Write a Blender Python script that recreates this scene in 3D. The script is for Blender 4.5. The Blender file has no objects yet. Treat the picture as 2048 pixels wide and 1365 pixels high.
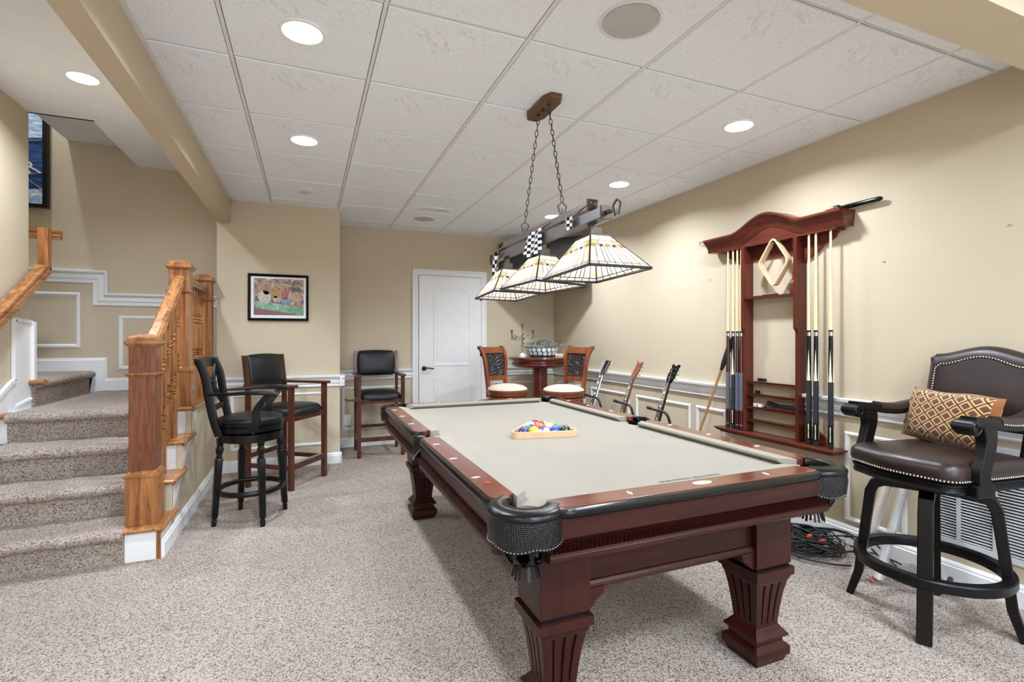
import bpy, math, random
from mathutils import Vector, Matrix, Euler
random.seed(7)
PI = math.pi
def R(d): return math.radians(d)
COL = bpy.context.scene.collection
SC = bpy.context.scene
# ------------------------------------------------------------------ camera
HC = 1.24
cam = bpy.data.cameras.new('camera'); cam.sensor_width = 36; cam.lens = 997.6 / 2048 * 36
cam.shift_y = -7.0 / 2048; cam.clip_start = 0.02; cam.clip_end = 100
camo = bpy.data.objects.new('camera', cam); COL.objects.link(camo)
camo.location = (0, 0, HC); camo.rotation_euler = (R(90), 0, R(-22.28)); SC.camera = camo
# ------------------------------------------------------------------ world, exposure
w = bpy.data.worlds.new('world'); SC.world = w; w.use_nodes = True
w.node_tree.nodes['Background'].inputs[0].default_value = (0.9, 0.95, 1, 1)
w.node_tree.nodes['Background'].inputs[1].default_value = 0.3
SC.view_settings.view_transform = 'Standard'; SC.view_settings.look = 'None'
SC.view_settings.gamma = 1; SC.view_settings.use_curve_mapping = False
SC.view_settings.exposure = 0.62
try:
    SC.cycles.use_denoising = True
    SC.cycles.denoiser = 'OPENIMAGEDENOISE'
    SC.cycles.max_bounces = 10; SC.cycles.diffuse_bounces = 6; SC.cycles.glossy_bounces = 4
    SC.cycles.transmission_bounces = 6; SC.cycles.transparent_max_bounces = 8
    SC.cycles.sample_clamp_indirect = 6
    SC.cycles.caustics_reflective = False; SC.cycles.caustics_refractive = False
except Exception: pass
DOWNLIGHT_W = 15.5      # each recessed lamp in the tile ceiling
REAR_W = 76.0           # unseen fill lights added under the ceiling behind the camera
SHADE_W = 1.9           # each bulb of the billiard light
WARM = (0.86, 0.955, 1.085)
DAY_W = 45.0          # area light added behind the camera as daylight from an unseen window
# ------------------------------------------------------------------ mesh helpers
class MB:
    def __init__(s): s.v = []; s.f = []; s.m = []
    def add(s, vs, fs, mi=0, M=None):
        n = len(s.v)
        s.v += [tuple(M @ Vector(v)) if M is not None else tuple(v) for v in vs]
        s.f += [tuple(i + n for i in f) for f in fs]; s.m += [mi] * len(fs); return s
    def box(s, x0, y0, z0, x1, y1, z1, mi=0, M=None):
        x0, x1 = min(x0, x1), max(x0, x1); y0, y1 = min(y0, y1), max(y0, y1); z0, z1 = min(z0, z1), max(z0, z1)
        vs = [(x0,y0,z0),(x1,y0,z0),(x1,y1,z0),(x0,y1,z0),(x0,y0,z1),(x1,y0,z1),(x1,y1,z1),(x0,y1,z1)]
        return s.add(vs, [(0,3,2,1),(4,5,6,7),(0,1,5,4),(1,2,6,5),(2,3,7,6),(3,0,4,7)], mi, M)
    def loft(s, rings, mi=0, closed=False, caps=True, M=None):
        n = len(rings[0]); vs = [p for r in rings for p in r]; fs = []
        k = len(rings)
        for i in range(k if closed else k - 1):
            a = i * n; b = ((i + 1) % k) * n
            for j in range(n):
                j2 = (j + 1) % n
                fs.append((a + j, a + j2, b + j2, b + j))
        if caps and not closed:
            fs.append(tuple(range(n - 1, -1, -1))); fs.append(tuple(range((k - 1) * n, k * n)))
        return s.add(vs, fs, mi, M)
    def prism(s, poly, ax, a0, a1, mi=0, M=None):
        f = {'x': lambda p, a: (a, p[0], p[1]), 'y': lambda p, a: (p[0], a, p[1]), 'z': lambda p, a: (p[0], p[1], a)}[ax]
        return s.loft([[f(p, a0) for p in poly], [f(p, a1) for p in poly]], mi, M=M)
    def bar(s, p0, p1, w, h, up=(0, 0, 1), mi=0, w2=None, h2=None):
        p0 = Vector(p0); p1 = Vector(p1); d = (p1 - p0).normalized(); up = Vector(up)
        if abs(d.dot(up)) > 0.98: up = Vector((0, 1, 0))
        r = d.cross(up).normalized(); u = r.cross(d)
        def ring(p, w, h): return [p - r*w/2 - u*h/2, p + r*w/2 - u*h/2, p + r*w/2 + u*h/2, p - r*w/2 + u*h/2]
        return s.loft([ring(p0, w, h), ring(p1, w2 or w, h2 or h)], mi)
    def sweep(s, pts, prof, up=(0, 0, 1), closed=False, mi=0, scale=None):
        """prof: (side, up) offsets swept along pts"""
        pts = [Vector(p) for p in pts]; n = len(pts); rings = []
        for i in range(n):
            a = pts[(i - 1) % n] if (closed or i > 0) else pts[i]; b = pts[(i + 1) % n] if (closed or i < n - 1) else pts[i]
            d = (b - a).normalized(); U = Vector(up)
            if abs(d.dot(U)) > 0.98: U = Vector((0, 1, 0.01))
            r = d.cross(U).normalized(); u = r.cross(d); k = scale[i] if scale else 1
            rings.append([pts[i] + r * q[0] * k + u * q[1] * k for q in prof])
        return s.loft(rings, mi, closed)
    def tube(s, pts, r, n=8, closed=False, mi=0, caps=True):
        pts = [Vector(p) for p in pts]; rings = []; u = None; k = len(pts)
        for i, p in enumerate(pts):
            a = pts[(i - 1) % k] if (closed or i > 0) else p; b = pts[(i + 1) % k] if (closed or i < k - 1) else p
            d = (b - a).normalized()
            if u is None: u = d.orthogonal().normalized()
            else:
                u = (u - d * u.dot(d)); u = u.normalized() if u.length > 1e-6 else d.orthogonal().normalized()
            w_ = d.cross(u); rr = r[i] if isinstance(r, (list, tuple)) else r
            rings.append([p + (u * math.cos(2*PI*j/n) + w_ * math.sin(2*PI*j/n)) * rr for j in range(n)])
        return s.loft(rings, mi, closed, caps)
    def lathe(s, prof, n=24, c=(0, 0, 0), mi=0, M=None, rot=0):
        rings = [[(c[0] + r*math.cos(2*PI*j/n + rot), c[1] + r*math.sin(2*PI*j/n + rot), c[2] + z) for j in range(n)] for r, z in prof]
        return s.loft(rings, mi, M=M)
    def ball(s, c, r, n=12, m=8, mi=0, sc=(1, 1, 1)):
        prof = [(max(r*math.sin(PI*i/m), r*0.02), -r*math.cos(PI*i/m)) for i in range(m + 1)]
        rings = [[(c[0] + q*math.cos(2*PI*j/n)*sc[0], c[1] + q*math.sin(2*PI*j/n)*sc[1], c[2] + z*sc[2]) for j in range(n)] for q, z in prof]
        return s.loft(rings, mi)
def obj(name, mb, mats, parent=None, smooth=None, bevel=0, loc=None, rot=None, seg=2, sub=0, kind=None):
    me = bpy.data.meshes.new(name); me.from_pydata([tuple(v) for v in mb.v], [], mb.f)
    if not isinstance(mats, (list, tuple)): mats = [mats]
    for m in mats: me.materials.append(m)
    if len(mats) > 1: me.polygons.foreach_set('material_index', mb.m)
    me.validate(); me.update()
    if smooth is not None:
        me.polygons.foreach_set('use_smooth', [True] * len(me.polygons))
        try: me.set_sharp_from_angle(angle=R(smooth))
        except Exception: pass
    o = bpy.data.objects.new(name, me); COL.objects.link(o)
    if parent: o.parent = parent
    if loc: o.location = loc
    if rot: o.rotation_euler = rot
    if bevel:
        b = o.modifiers.new('bevel', 'BEVEL'); b.width = bevel; b.segments = seg; b.limit_method = 'ANGLE'; b.angle_limit = R(40)
    if sub:
        b = o.modifiers.new('sub', 'SUBSURF'); b.levels = sub; b.render_levels = sub
    if kind: o['kind'] = kind
    return o
def tag(o, label, cat, group=None):
    o['label'] = label; o['category'] = cat
    if group: o['group'] = group
    return o
def thing(name, label, cat, loc=(0, 0, 0), rz=0, group=None):
    o = bpy.data.objects.new(name, None); COL.objects.link(o); o.location = loc; o.rotation_euler = (0, 0, rz)
    o.empty_display_size = 0.1
    return tag(o, label, cat, group)
def struct(name, mb, mats, **k):
    o = obj(name, mb, mats, **k)
    if not o.parent: o['kind'] = 'structure'
    return o
def child_empty(name, parent, loc=(0, 0, 0), rot=(0, 0, 0)):
    o = bpy.data.objects.new(name, None); COL.objects.link(o); o.parent = parent; o.location = loc; o.rotation_euler = rot
    o.empty_display_size = 0.05; return o
def dup_tree(o, parent=None):
    c = o.copy(); COL.objects.link(c)
    if parent: c.parent = parent
    for ch in list(o.children): dup_tree(ch, c)
    return c
def arc(cx, cy, r, a0, a1, n): return [(cx + r*math.cos(R(a0 + (a1-a0)*i/n)), cy + r*math.sin(R(a0 + (a1-a0)*i/n))) for i in range(n + 1)]
def smooth_path(pts, n=6):
    pts = [Vector(p) for p in pts]; out = []
    P = [pts[0]] + pts + [pts[-1]]
    for i in range(1, len(P) - 2):
        for k in range(n):
            t = k / n; a, b, c, d = P[i-1], P[i], P[i+1], P[i+2]
            out.append(0.5*((2*b) + (c - a)*t + (2*a - 5*b + 4*c - d)*t*t + (3*b - a - 3*c + d)*t**3))
    out.append(P[-2]); return out
# ------------------------------------------------------------------ materials
def srgb(r, g, b):
    f = lambda c: ((c/255 + 0.055)/1.055)**2.4 if c > 10 else c/255/12.92
    return (f(r), f(g), f(b), 1)
class NT:
    def __init__(s, name, rough=0.5, spec=0.5, metal=0):
        s.m = bpy.data.materials.new(name); s.m.use_nodes = True; s.t = s.m.node_tree; s.n = s.t.nodes
        s.b = s.n['Principled BSDF']; s.b.inputs['Roughness'].default_value = rough
        s.b.inputs['Specular IOR Level'].default_value = spec; s.b.inputs['Metallic'].default_value = metal
    def nd(s, typ, **k):
        n = s.n.new(typ)
        for a, v in k.items():
            if hasattr(n, a): setattr(n, a, v)
            else: n.inputs[a.replace('_', ' ')].default_value = v
        return n
    def ln(s, a, b): s.t.links.new(a, b)
    def co(s, scale=(1, 1, 1), rot=(0, 0, 0), kind='Object', loc=(0, 0, 0)):
        tc = s.nd('ShaderNodeTexCoord'); mp = s.nd('ShaderNodeMapping')
        mp.inputs['Scale'].default_value = scale; mp.inputs['Rotation'].default_value = rot; mp.inputs['Location'].default_value = loc
        s.ln(tc.outputs[kind], mp.inputs[0]); return mp.outputs[0]
    def noise(s, vec, scale, detail=3, rough=0.5, dist=0):
        n = s.nd('ShaderNodeTexNoise'); n.inputs['Scale'].default_value = scale; n.inputs['Detail'].default_value = detail
        n.inputs['Roughness'].default_value = rough; n.inputs['Distortion'].default_value = dist
        if vec: s.ln(vec, n.inputs['Vector'])
        return n.outputs[0]
    def ramp(s, fac, stops, interp='LINEAR'):
        n = s.nd('ShaderNodeValToRGB'); n.color_ramp.interpolation = interp; e = n.color_ramp.elements
        while len(e) < len(stops): e.new(0.5)
        for i, (p, c) in enumerate(stops): e[i].position = p; e[i].color = c
        s.ln(fac, n.inputs[0]); return n.outputs[0]
    def math(s, op, a, b=None, c=None):
        n = s.nd('ShaderNodeMath', operation=op)
        for i, q in enumerate((a, b, c)):
            if q is None: continue
            if isinstance(q, (int, float)): n.inputs[i].default_value = q
            else: s.ln(q, n.inputs[i])
        return n.outputs[0]
    def mix(s, fac, a, b):
        n = s.nd('ShaderNodeMix', data_type='RGBA')
        for i, q in ((0, fac), (6, a), (7, b)):
            if isinstance(q, (int, float, tuple)): n.inputs[i].default_value = q
            else: s.ln(q, n.inputs[i])
        return n.outputs[2]
    def bump(s, h, strength=0.3, dist=0.01):
        n = s.nd('ShaderNodeBump'); n.inputs['Strength'].default_value = strength; n.inputs['Distance'].default_value = dist
        s.ln(h, n.inputs['Height']); s.ln(n.outputs[0], s.b.inputs['Normal']); return n
    def col(s, c):
        if isinstance(c, tuple): s.b.inputs['Base Color'].default_value = c
        else: s.ln(c, s.b.inputs['Base Color'])
        return s
def plain(name, rgb, rough=0.5, spec=0.5, metal=0, var=0.06, scale=8, bump=0, bscale=60, coat=0):
    n = NT(name, rough, spec, metal); c = srgb(*rgb); v = n.co()
    a = tuple(max(0, x*(1-var)) for x in c[:3]) + (1,); b = tuple(min(1, x*(1+var)) for x in c[:3]) + (1,)
    n.col(n.ramp(n.noise(v, scale), [(0.3, a), (0.7, b)]))
    if bump: n.bump(n.noise(v, bscale, 4), bump, 0.004)
    if coat: n.b.inputs['Coat Weight'].default_value = coat; n.b.inputs['Coat Roughness'].default_value = 0.15
    return n.m
def wood(name, dark, light, axis='z', rough=0.3, coat=0.4, scale=1.0, fine=1.0, bump=0.05):
    n = NT(name, rough, 0.28); st = {'x': (1.2, 14, 14), 'y': (14, 1.2, 14), 'z': (14, 14, 1.2)}[axis]
    v = n.co(tuple(q*scale for q in st))
    a = n.noise(v, 1.6, 5, 0.6, 1.2); g = n.noise(n.co(tuple(q*scale*6 for q in st)), 3.0, 4, 0.7)
    fac = n.math('ADD', n.math('MULTIPLY', a, 0.75), n.math('MULTIPLY', g, 0.25*fine))
    n.col(n.ramp(fac, [(0.32, srgb(*dark)), (0.62, srgb(*light))])); n.bump(g, bump, 0.003)
    n.b.inputs['Coat Weight'].default_value = coat; n.b.inputs['Coat Roughness'].default_value = 0.12
    return n.m
M = {}
def wallpaint(name, rgb):
    n = NT(name, 0.75, 0.25); c = srgb(*rgb); v = n.co()
    n.col(n.ramp(n.noise(v, 1.3, 2), [(0.3, tuple(x*0.97 for x in c[:3])+(1,)), (0.7, tuple(min(1, x*1.03) for x in c[:3])+(1,))]))
    n.bump(n.noise(v, 240, 3), 0.12, 0.002); return n.m
M['wall'] = wallpaint('tan_wall_paint', (194, 180, 155))
M['trim'] = plain('white_trim_paint', (224, 224, 222), 0.35, 0.5, var=0.015)
M['drywall'] = plain('white_drywall', (234, 238, 243), 0.9, 0.2, var=0.02, bump=0.1, bscale=150)
M['tee'] = plain('ceiling_grid_paint', (222, 222, 221), 0.5, 0.3, var=0.02)
def tilemat():
    n = NT('mineral_ceiling_tile', 0.95, 0.1); v = n.co(kind='Object')
    sp = n.noise(v, 150, 3, 0.7); big = n.noise(v, 6, 4, 0.6, 1.5)
    vein = n.math('ABSOLUTE', n.math('SUBTRACT', n.noise(v, 4.5, 4, 0.62, 0.8), 0.5))
    vm = n.ramp(vein, [(0.0, (0, 0, 0, 1)), (0.012, (1, 1, 1, 1))])
    gate = n.ramp(n.noise(v, 2.6, 1), [(0.55, (1, 1, 1, 1)), (0.66, (0, 0, 0, 1))])
    vm2 = n.math('MAXIMUM', vm, gate)
    dots = n.ramp(sp, [(0.30, srgb(188, 191, 195)), (0.42, srgb(236, 240, 246))])
    n.col(n.mix(n.math('MULTIPLY', n.math('SUBTRACT', 1, vm2), 0.22), dots, srgb(120, 118, 114)))
    h = n.math('ADD', n.math('MULTIPLY', sp, 0.5), n.math('MULTIPLY', vm2, 0.9)); n.bump(n.math('ADD', h, n.math('MULTIPLY', big, 0.6)), 0.45, 0.004)
    return n.m
M['tile'] = tilemat()
def carpet(name, k=1.0):
    n = NT(name, 1.0, 0.05); v = n.co()
    vo = n.nd('ShaderNodeTexVoronoi', feature='F1'); n.ln(n.co((1, 1, 1)), vo.inputs['Vector']); vo.inputs['Scale'].default_value = 215
    hs = n.nd('ShaderNodeSeparateColor'); n.ln(vo.outputs['Color'], hs.inputs[0])
    fine = n.noise(v, 420, 2, 0.7)
    f = n.math('ADD', n.math('MULTIPLY', hs.outputs[0], 0.55), n.math('MULTIPLY', fine, 0.5))
    tone = n.noise(v, 2.2, 3, 0.6)
    c = n.ramp(f, [(0.22, srgb(60, 38, 26)), (0.34, srgb(140, 112, 94)), (0.47, srgb(222, 199, 180)), (0.80, srgb(252, 234, 216))])
    n.col(n.mix(n.ramp(tone, [(0.35, (0, 0, 0, 1)), (0.65, (0.22, 0.22, 0.22, 1))]), c, srgb(160*k, 140*k, 130*k)))
    h = n.math('SUBTRACT', n.math('ADD', fine, n.math('MULTIPLY', n.noise(v, 120, 2), 0.5)), vo.outputs['Distance'])
    n.bump(h, 1.0, 0.012)
    n.b.inputs['Sheen Weight'].default_value = 0.25; n.b.inputs['Sheen Roughness'].default_value = 0.6
    return n.m
M['carpet'] = carpet('flecked_beige_carpet')
M['oak'] = wood('honey_oak', (84, 46, 22), (172, 114, 64), 'z', 0.32, 0.3, 1.2)
M['oakx'] = wood('honey_oak_x', (84, 46, 22), (172, 114, 64), 'x', 0.32, 0.3, 1.2)
M['oaky'] = wood('honey_oak_y', (84, 46, 22), (184, 126, 74), 'y', 0.32, 0.3, 1.2)
M['oakred'] = wood('reddish_oak', (72, 38, 22), (124, 72, 44), 'z', 0.32, 0.2, 2.4)
M['mah'] = wood('dark_cherry_wood', (30, 10, 7), (56, 21, 15), 'x', 0.34, 0.0, 0.5, bump=0.02)
M['mahz'] = wood('dark_cherry_wood_upright', (30, 10, 7), (56, 21, 15), 'z', 0.36, 0.0, 0.5, bump=0.02)
M['railwood'] = wood('rail_top_cherry', (84, 40, 29), (118, 62, 46), 'y', 0.18, 0.5, 0.5, bump=0.01)
M['railwoodx'] = wood('rail_top_cherry_x', (84, 40, 29), (118, 62, 46), 'x', 0.18, 0.5, 0.5, bump=0.01)
M['rackwood'] = wood('cue_rack_cherry', (58, 22, 15), (98, 42, 28), 'z', 0.28, 0.25, 0.5, bump=0.02)
M['rackwoody'] = wood('cue_rack_cherry_y', (58, 22, 15), (102, 45, 30), 'y', 0.28, 0.25, 0.5, bump=0.02)
M['chairwood'] = wood('chestnut_chair_wood', (48, 24, 16), (88, 48, 32), 'z', 0.3, 0.25, 0.8)
M['stoolwood'] = wood('warm_stool_wood', (84, 42, 22), (132, 72, 42), 'z', 0.28, 0.3, 0.8)
M['black'] = plain('black_painted_wood', (11, 11, 12), 0.32, 0.25, coat=0.05)
M['espresso'] = plain('espresso_black_wood', (13, 12, 12), 0.34, 0.25, coat=0.0)
M['blackgloss'] = plain('black_gloss_band', (6, 6, 7), 0.2, 0.35, coat=0.05)
M['leather'] = plain('black_leather', (15, 16, 18), 0.42, 0.4, bump=0.15, bscale=220)
M['brownleather'] = plain('dark_brown_leather', (42, 30, 28), 0.34, 0.45, bump=0.15, bscale=260, var=0.12)
M['pocket'] = plain('black_pocket_leather', (8, 8, 9), 0.3, 0.3, bump=0.1, bscale=200)
M['felt'] = plain('tan_billiard_cloth', (142, 135, 123), 0.95, 0.15, var=0.03, scale=3, bump=0.1, bscale=900)
M['felt'].node_tree.nodes['Principled BSDF'].inputs['Sheen Weight'].default_value = 0.1
M['maple'] = plain('pale_maple', (228, 204, 160), 0.35, 0.4, var=0.05)
M['cream'] = plain('cream_inlay', (232, 226, 196), 0.3, 0.5)
M['darkbutt'] = plain('oxblood_lacquer', (62, 20, 20), 0.2, 0.5, coat=0.5)
M['wrapgrey'] = plain('grey_linen_wrap', (92, 96, 104), 0.8, 0.2, var=0.3, scale=300)
M['wrapblack'] = plain('charcoal_wrap', (44, 45, 50), 0.75, 0.3, var=0.2, scale=200)
M['chrome'] = plain('polished_metal', (200, 200, 205), 0.2, 0.5, 1.0)
M['pewter'] = plain('aged_bronze_metal', (74, 64, 56), 0.35, 0.5, 0.7)
M['nickel'] = plain('pewter_bar_metal', (150, 150, 152), 0.32, 0.5, 0.75)
M['bronze'] = plain('copper_bronze_canopy', (118, 88, 66), 0.35, 0.5, 0.6)
M['lead'] = plain('dark_lead_came', (40, 34, 28), 0.5, 0.4, 0.3)
M['orb'] = plain('oil_rubbed_handle', (40, 38, 36), 0.35, 0.5, 0.6)
M['white'] = plain('white_plastic', (236, 236, 234), 0.4, 0.5, var=0.01)
M['mat'] = plain('white_mat_board', (228, 228, 230), 0.8, 0.2, var=0.01)
M['pearl'] = plain('pearl_inlay', (240, 232, 218), 0.25, 0.6)
M['blackpl'] = plain('black_plastic', (22, 23, 26), 0.4, 0.5)
M['rubber'] = plain('black_rubber', (34, 35, 37), 0.6, 0.4)
M['redpl'] = plain('red_plug', (190, 70, 62), 0.45, 0.5)
M['orange'] = plain('orange_plug', (226, 92, 40), 0.45, 0.5)
M['creamfab'] = plain('cream_seat_fabric', (204, 186, 164), 0.9, 0.2, var=0.06, scale=20, bump=0.2, bscale=120)
M['grille'] = plain('speaker_grille_grey', (186, 184, 182), 0.7, 0.3, bump=0.3, bscale=500)
M['ventpaint'] = plain('vent_grey_paint', (196, 196, 194), 0.5, 0.4)
M['gapshade'] = plain('gap_shade_dark', (30, 30, 30), 0.8, 0.2)  # dark colour standing for shade behind tiles and vent slats
M['diamondwood'] = plain('pale_rack_wood', (214, 178, 138), 0.5, 0.3, var=0.08)
M['brass'] = plain('antique_brass_nail', (196, 184, 166), 0.3, 0.5, 0.9)
M['glossscreen'] = plain('dark_tv_screen', (54, 52, 50), 0.25, 0.5)
M['redwood'] = plain('dark_red_vase', (84, 34, 30), 0.3, 0.5)
M['tanwood'] = plain('tan_cane_wood', (166, 124, 80), 0.4, 0.4, var=0.12)
M['void'] = plain('dark_void', (8, 8, 8), 0.9, 0.1)
def emis(name, rgb, s):
    n = NT(name); n.b.inputs['Base Color'].default_value = rgb + (1,)
    n.b.inputs['Emission Color'].default_value = rgb + (1,); n.b.inputs['Emission Strength'].default_value = s; return n.m
M['lamp'] = emis('lit_lamp_lens', (1, 0.98, 0.95), 9)
M['bulb'] = emis('lit_bulb', (1, 0.9, 0.75), 12)
def glassmat(name, rgb, tr=0.6, var=0.12):
    n = NT(name, 0.25, 0.5); c = srgb(*rgb); v = n.co()
    cc = n.ramp(n.noise(v, 18, 4, 0.6, 1.5), [(0.3, tuple(x*(1-var) for x in c[:3])+(1,)), (0.7, c)]); n.col(cc)
    t = n.nd('ShaderNodeBsdfTranslucent'); n.ln(cc, t.inputs[0]); mx = n.nd('ShaderNodeMixShader'); mx.inputs[0].default_value = tr
    n.ln(n.b.outputs[0], mx.inputs[1]); n.ln(t.outputs[0], mx.inputs[2]); n.ln(mx.outputs[0], n.n['Material Output'].inputs[0]); return n.m
M['g_cream'] = glassmat('cream_art_glass', (246, 238, 226)); M['g_white'] = glassmat('opal_art_glass', (238, 236, 242))
M['g_green'] = glassmat('green_art_glass', (208, 212, 178)); M['g_amber'] = glassmat('amber_art_glass', (232, 186, 110)); M['g_brown'] = glassmat('brown_art_glass', (92, 66, 46), 0.3)
# ------------------------------------------------------------------ lights
def downlight(x, y, z, W, label, r=0.078, grp='lit recessed ceiling lights', trim=True):
    t = thing('recessed_light', label, 'ceiling light', (x, y, z), 0, grp)
    mb = MB(); mb.loft([[((r+0.014)*math.cos(a), (r+0.014)*math.sin(a), 0.0) for a in [2*PI*i/32 for i in range(32)]],
        [((r+0.012)*math.cos(a), (r+0.012)*math.sin(a), -0.008) for a in [2*PI*i/32 for i in range(32)]],
        [(r*math.cos(a), r*math.sin(a), -0.008) for a in [2*PI*i/32 for i in range(32)]]], caps=False)
    obj('trim_ring', mb, M['white'], t, 40)
    mb = MB(); mb.lathe([(r, -0.003), (r, -0.006), (r*0.7, -0.0075)], 32); obj('lens', mb, M['lamp'], t, 40)
    L = bpy.data.lights.new('recessed_lamp', 'AREA'); L.shape = 'DISK'; L.size = r*2; L.energy = W; L.color = WARM; L.spread = R(150)
    lo = bpy.data.objects.new('recessed_lamp', L); COL.objects.link(lo); lo.parent = t; lo.location = (0, 0, -0.012)
    return t
CZ = 2.505; WX = 3.03; WY = 5.93; BY = 5.22; BX = 0.295; SX = -0.765; LX = -1.83; SWY = 5.65
for (x, y, z, lab) in ((-0.02, 2.235, CZ, 'large round lit ceiling light nearest the left beam at the top of the photo'),
        (-0.02, 3.457, CZ, 'second lit ceiling light along the left beam, above the framed print'),
        (2.378, 2.238, CZ, 'lit ceiling light nearest the camera on the side of the right wall'),
        (2.372, 3.464, CZ, 'lit ceiling light midway along the right wall, beyond the lamp chains'),
        (2.36, 4.65, CZ, 'farthest lit ceiling light, seen just above the billiard light bars')):
    downlight(x, y, z, DOWNLIGHT_W, lab)
downlight(-1.278, 3.838, 2.84, DOWNLIGHT_W*1.1, 'lit ceiling light in the white drywall ceiling left of the tan beam')
for (x, y) in ((-0.9, -0.3), (0.9, -0.3), (2.4, -0.3), (-0.9, -2.2), (0.9, -2.2), (2.4, -2.2)):
    L = bpy.data.lights.new('rear_fill_light', 'AREA'); L.shape = 'DISK'; L.size = 0.5; L.energy = REAR_W/2; L.color = (0.81, 0.94, 1.10)  # bare fill discs added out of view, without fixtures
    lo = bpy.data.objects.new('rear_fill_light', L); COL.objects.link(lo); lo.location = (x, y, 2.49)
L = bpy.data.lights.new('rear_daylight_fill', 'AREA'); L.shape = 'RECTANGLE'; L.size = 2.6; L.size_y = 2.0; L.energy = DAY_W; L.color = (0.78, 0.92, 1.12)  # added daylight fill for an unseen window; no opening is built
lo = bpy.data.objects.new('rear_daylight_fill', L); COL.objects.link(lo); lo.location = (0.6, -3.9, 1.25); lo.rotation_euler = (R(90), 0, 0)
L = bpy.data.lights.new('upstairs_lamp', 'AREA'); L.shape = 'DISK'; L.size = 0.12; L.energy = 30; L.color = WARM
lo = bpy.data.objects.new('upstairs_lamp', L); COL.objects.link(lo); lo.location = (-2.27, 5.0, 4.9)
# ------------------------------------------------------------------ room shell
struct('floor', MB().box(-4.5, -4, -0.1, WX + 0.1, WY + 0.1, 0), M['carpet'])
wall_right = struct('wall_right', MB().box(WX, -4, 0, WX + 0.12, WY + 0.12, 3.0), M['wall'])
wall_back = struct('wall_back', MB().box(BX - 0.05, WY, 0, WX, WY + 0.12, 3.0), M['wall'])
wall_bump = struct('wall_left_back', MB().box(SX, BY, 0, BX, WY + 0.12, 3.4), M['wall'])
wall_stair = struct('wall_stair', MB().box(-4.5, SWY, 0, SX, SWY + 0.12, 5.2), M['wall'])
wall_left = struct('wall_left', MB().box(LX - 0.12, -4, 0, LX, 4.57, 5.2).box(-4.5, 4.45, 0, LX - 0.12, 4.57, 5.2), M['wall'])
struct('wall_front', MB().box(LX - 0.12, -4.1, 0, WX + 0.12, -4, 3.0), M['drywall'])
struct('wall_stair_far', MB().box(-4.6, 4.45, 0, -4.5, SWY + 0.12, 5.2), M['wall'])
# side wall closing the space under the stairs
poly = [(3.35, 0), (BY, 0), (BY, 0.74), (4.15, 0.74), (4.15, 0.555), (3.875, 0.555), (3.875, 0.37), (3.6, 0.37), (3.6, 0.16), (3.35, 0.16)]
stair_wall = struct('wall_understair', MB().prism(poly, 'x', -0.80, SX), M['wall'])
# white drywall ceilings over the stairs and behind the camera
mb = MB(); mb.box(LX - 0.12, -4, 2.84, -0.75, 4.59, 2.95); mb.box(-1.457, 4.59, 2.84, SX + 0.02, SWY, 2.95)
mb.box(-1.99, 4.57, 3.01, -1.457, SWY, 3.12); mb.box(-1.47, 4.59, 2.84, -1.457, SWY, 3.12); mb.box(-1.99, 4.57, 2.84, -1.457, 4.59, 3.12)
mb.box(-1.989, 4.57, 3.02, -1.93, SWY, 5.2); mb.box(-4.5, 4.45, 5.2, -1.93, SWY + .12, 5.3)
struct('ceiling_drywall', mb, M['drywall'])
struct('ceiling_rear', MB().box(-0.655, -4, CZ, WX, 0.87, CZ + 0.1), M['drywall'])
struct('trim_beam', MB().box(-0.75, -4, 2.285, -0.655, BY, 2.95), M['wall'])
struct('trim_beam_front', MB().box(-0.655, 0.87, 2.285, WX, 1.045, 2.95), M['wall'])
# suspended tile ceiling
ceil = struct('ceiling', MB().box(-0.655, 1.045, CZ + 0.05, WX, WY, CZ + 0.1), M['gapshade'])  # backing coloured dark to give the shade in the tile gaps
gx = [-0.655] + [-0.316 + 0.592*i for i in range(6)] + [WX]; gy = [1.045] + [1.3216 + 0.6096*i for i in range(8)] + [WY]
tilemesh = {}
for i in range(len(gx) - 1):
    for j in range(len(gy) - 1):
        x0, x1, y0, y1 = gx[i], gx[i+1], gy[j], gy[j+1]
        if y0 > BY and x1 <= BX: continue
        if x0 < BX < x1 and y0 > BY: x0 = BX
        wx, wy = (x1 - x0)/2 - .0105, (y1 - y0)/2 - .0085
        key = (round(wx, 3), round(wy, 3))
        if key not in tilemesh:
            mb = MB(); e = 0.0025
            mb.loft([[(-wx, -wy, 0.006), (wx, -wy, 0.006), (wx, wy, 0.006), (-wx, wy, 0.006)], [(-wx, -wy, -0.001), (wx, -wy, -0.001), (wx, wy, -0.001), (-wx, wy, -0.001)],
                     [(-wx+e, -wy+e, -0.005), (wx-e, -wy+e, -0.005), (wx-e, wy-e, -0.005), (-wx+e, wy-e, -0.005)]])
            o = obj('ceiling_tile', mb, M['tile'], ceil); tilemesh[key] = o
        else:
            o = tilemesh[key].copy(); COL.objects.link(o)
        o.location = ((x0+x1)/2, (y0+y1)/2, CZ + 0.004 + random.uniform(-0.0008, 0.0008))
for x in gx[1:-1]: obj('grid_bar', MB().box(x - 0.0075, 1.045, CZ + 0.001, x + 0.0075, WY if x > BX else BY, CZ + 0.02), M['tee'], ceil)
for y in gy[1:-1]: obj('cross_bar', MB().box(-0.655 if y < BY else BX, y - 0.003, CZ + 0.004, WX, y + 0.003, CZ + 0.012), M['tee'], ceil)
mb = MB(); mb.box(-0.655, 1.045, CZ - 0.003, -0.633, BY, CZ + 0.02); mb.box(WX - 0.022, 1.045, CZ - 0.003, WX, WY, CZ + 0.02); mb.box(BX, WY - 0.022, CZ - 0.003, WX, WY, CZ + 0.02)
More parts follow.
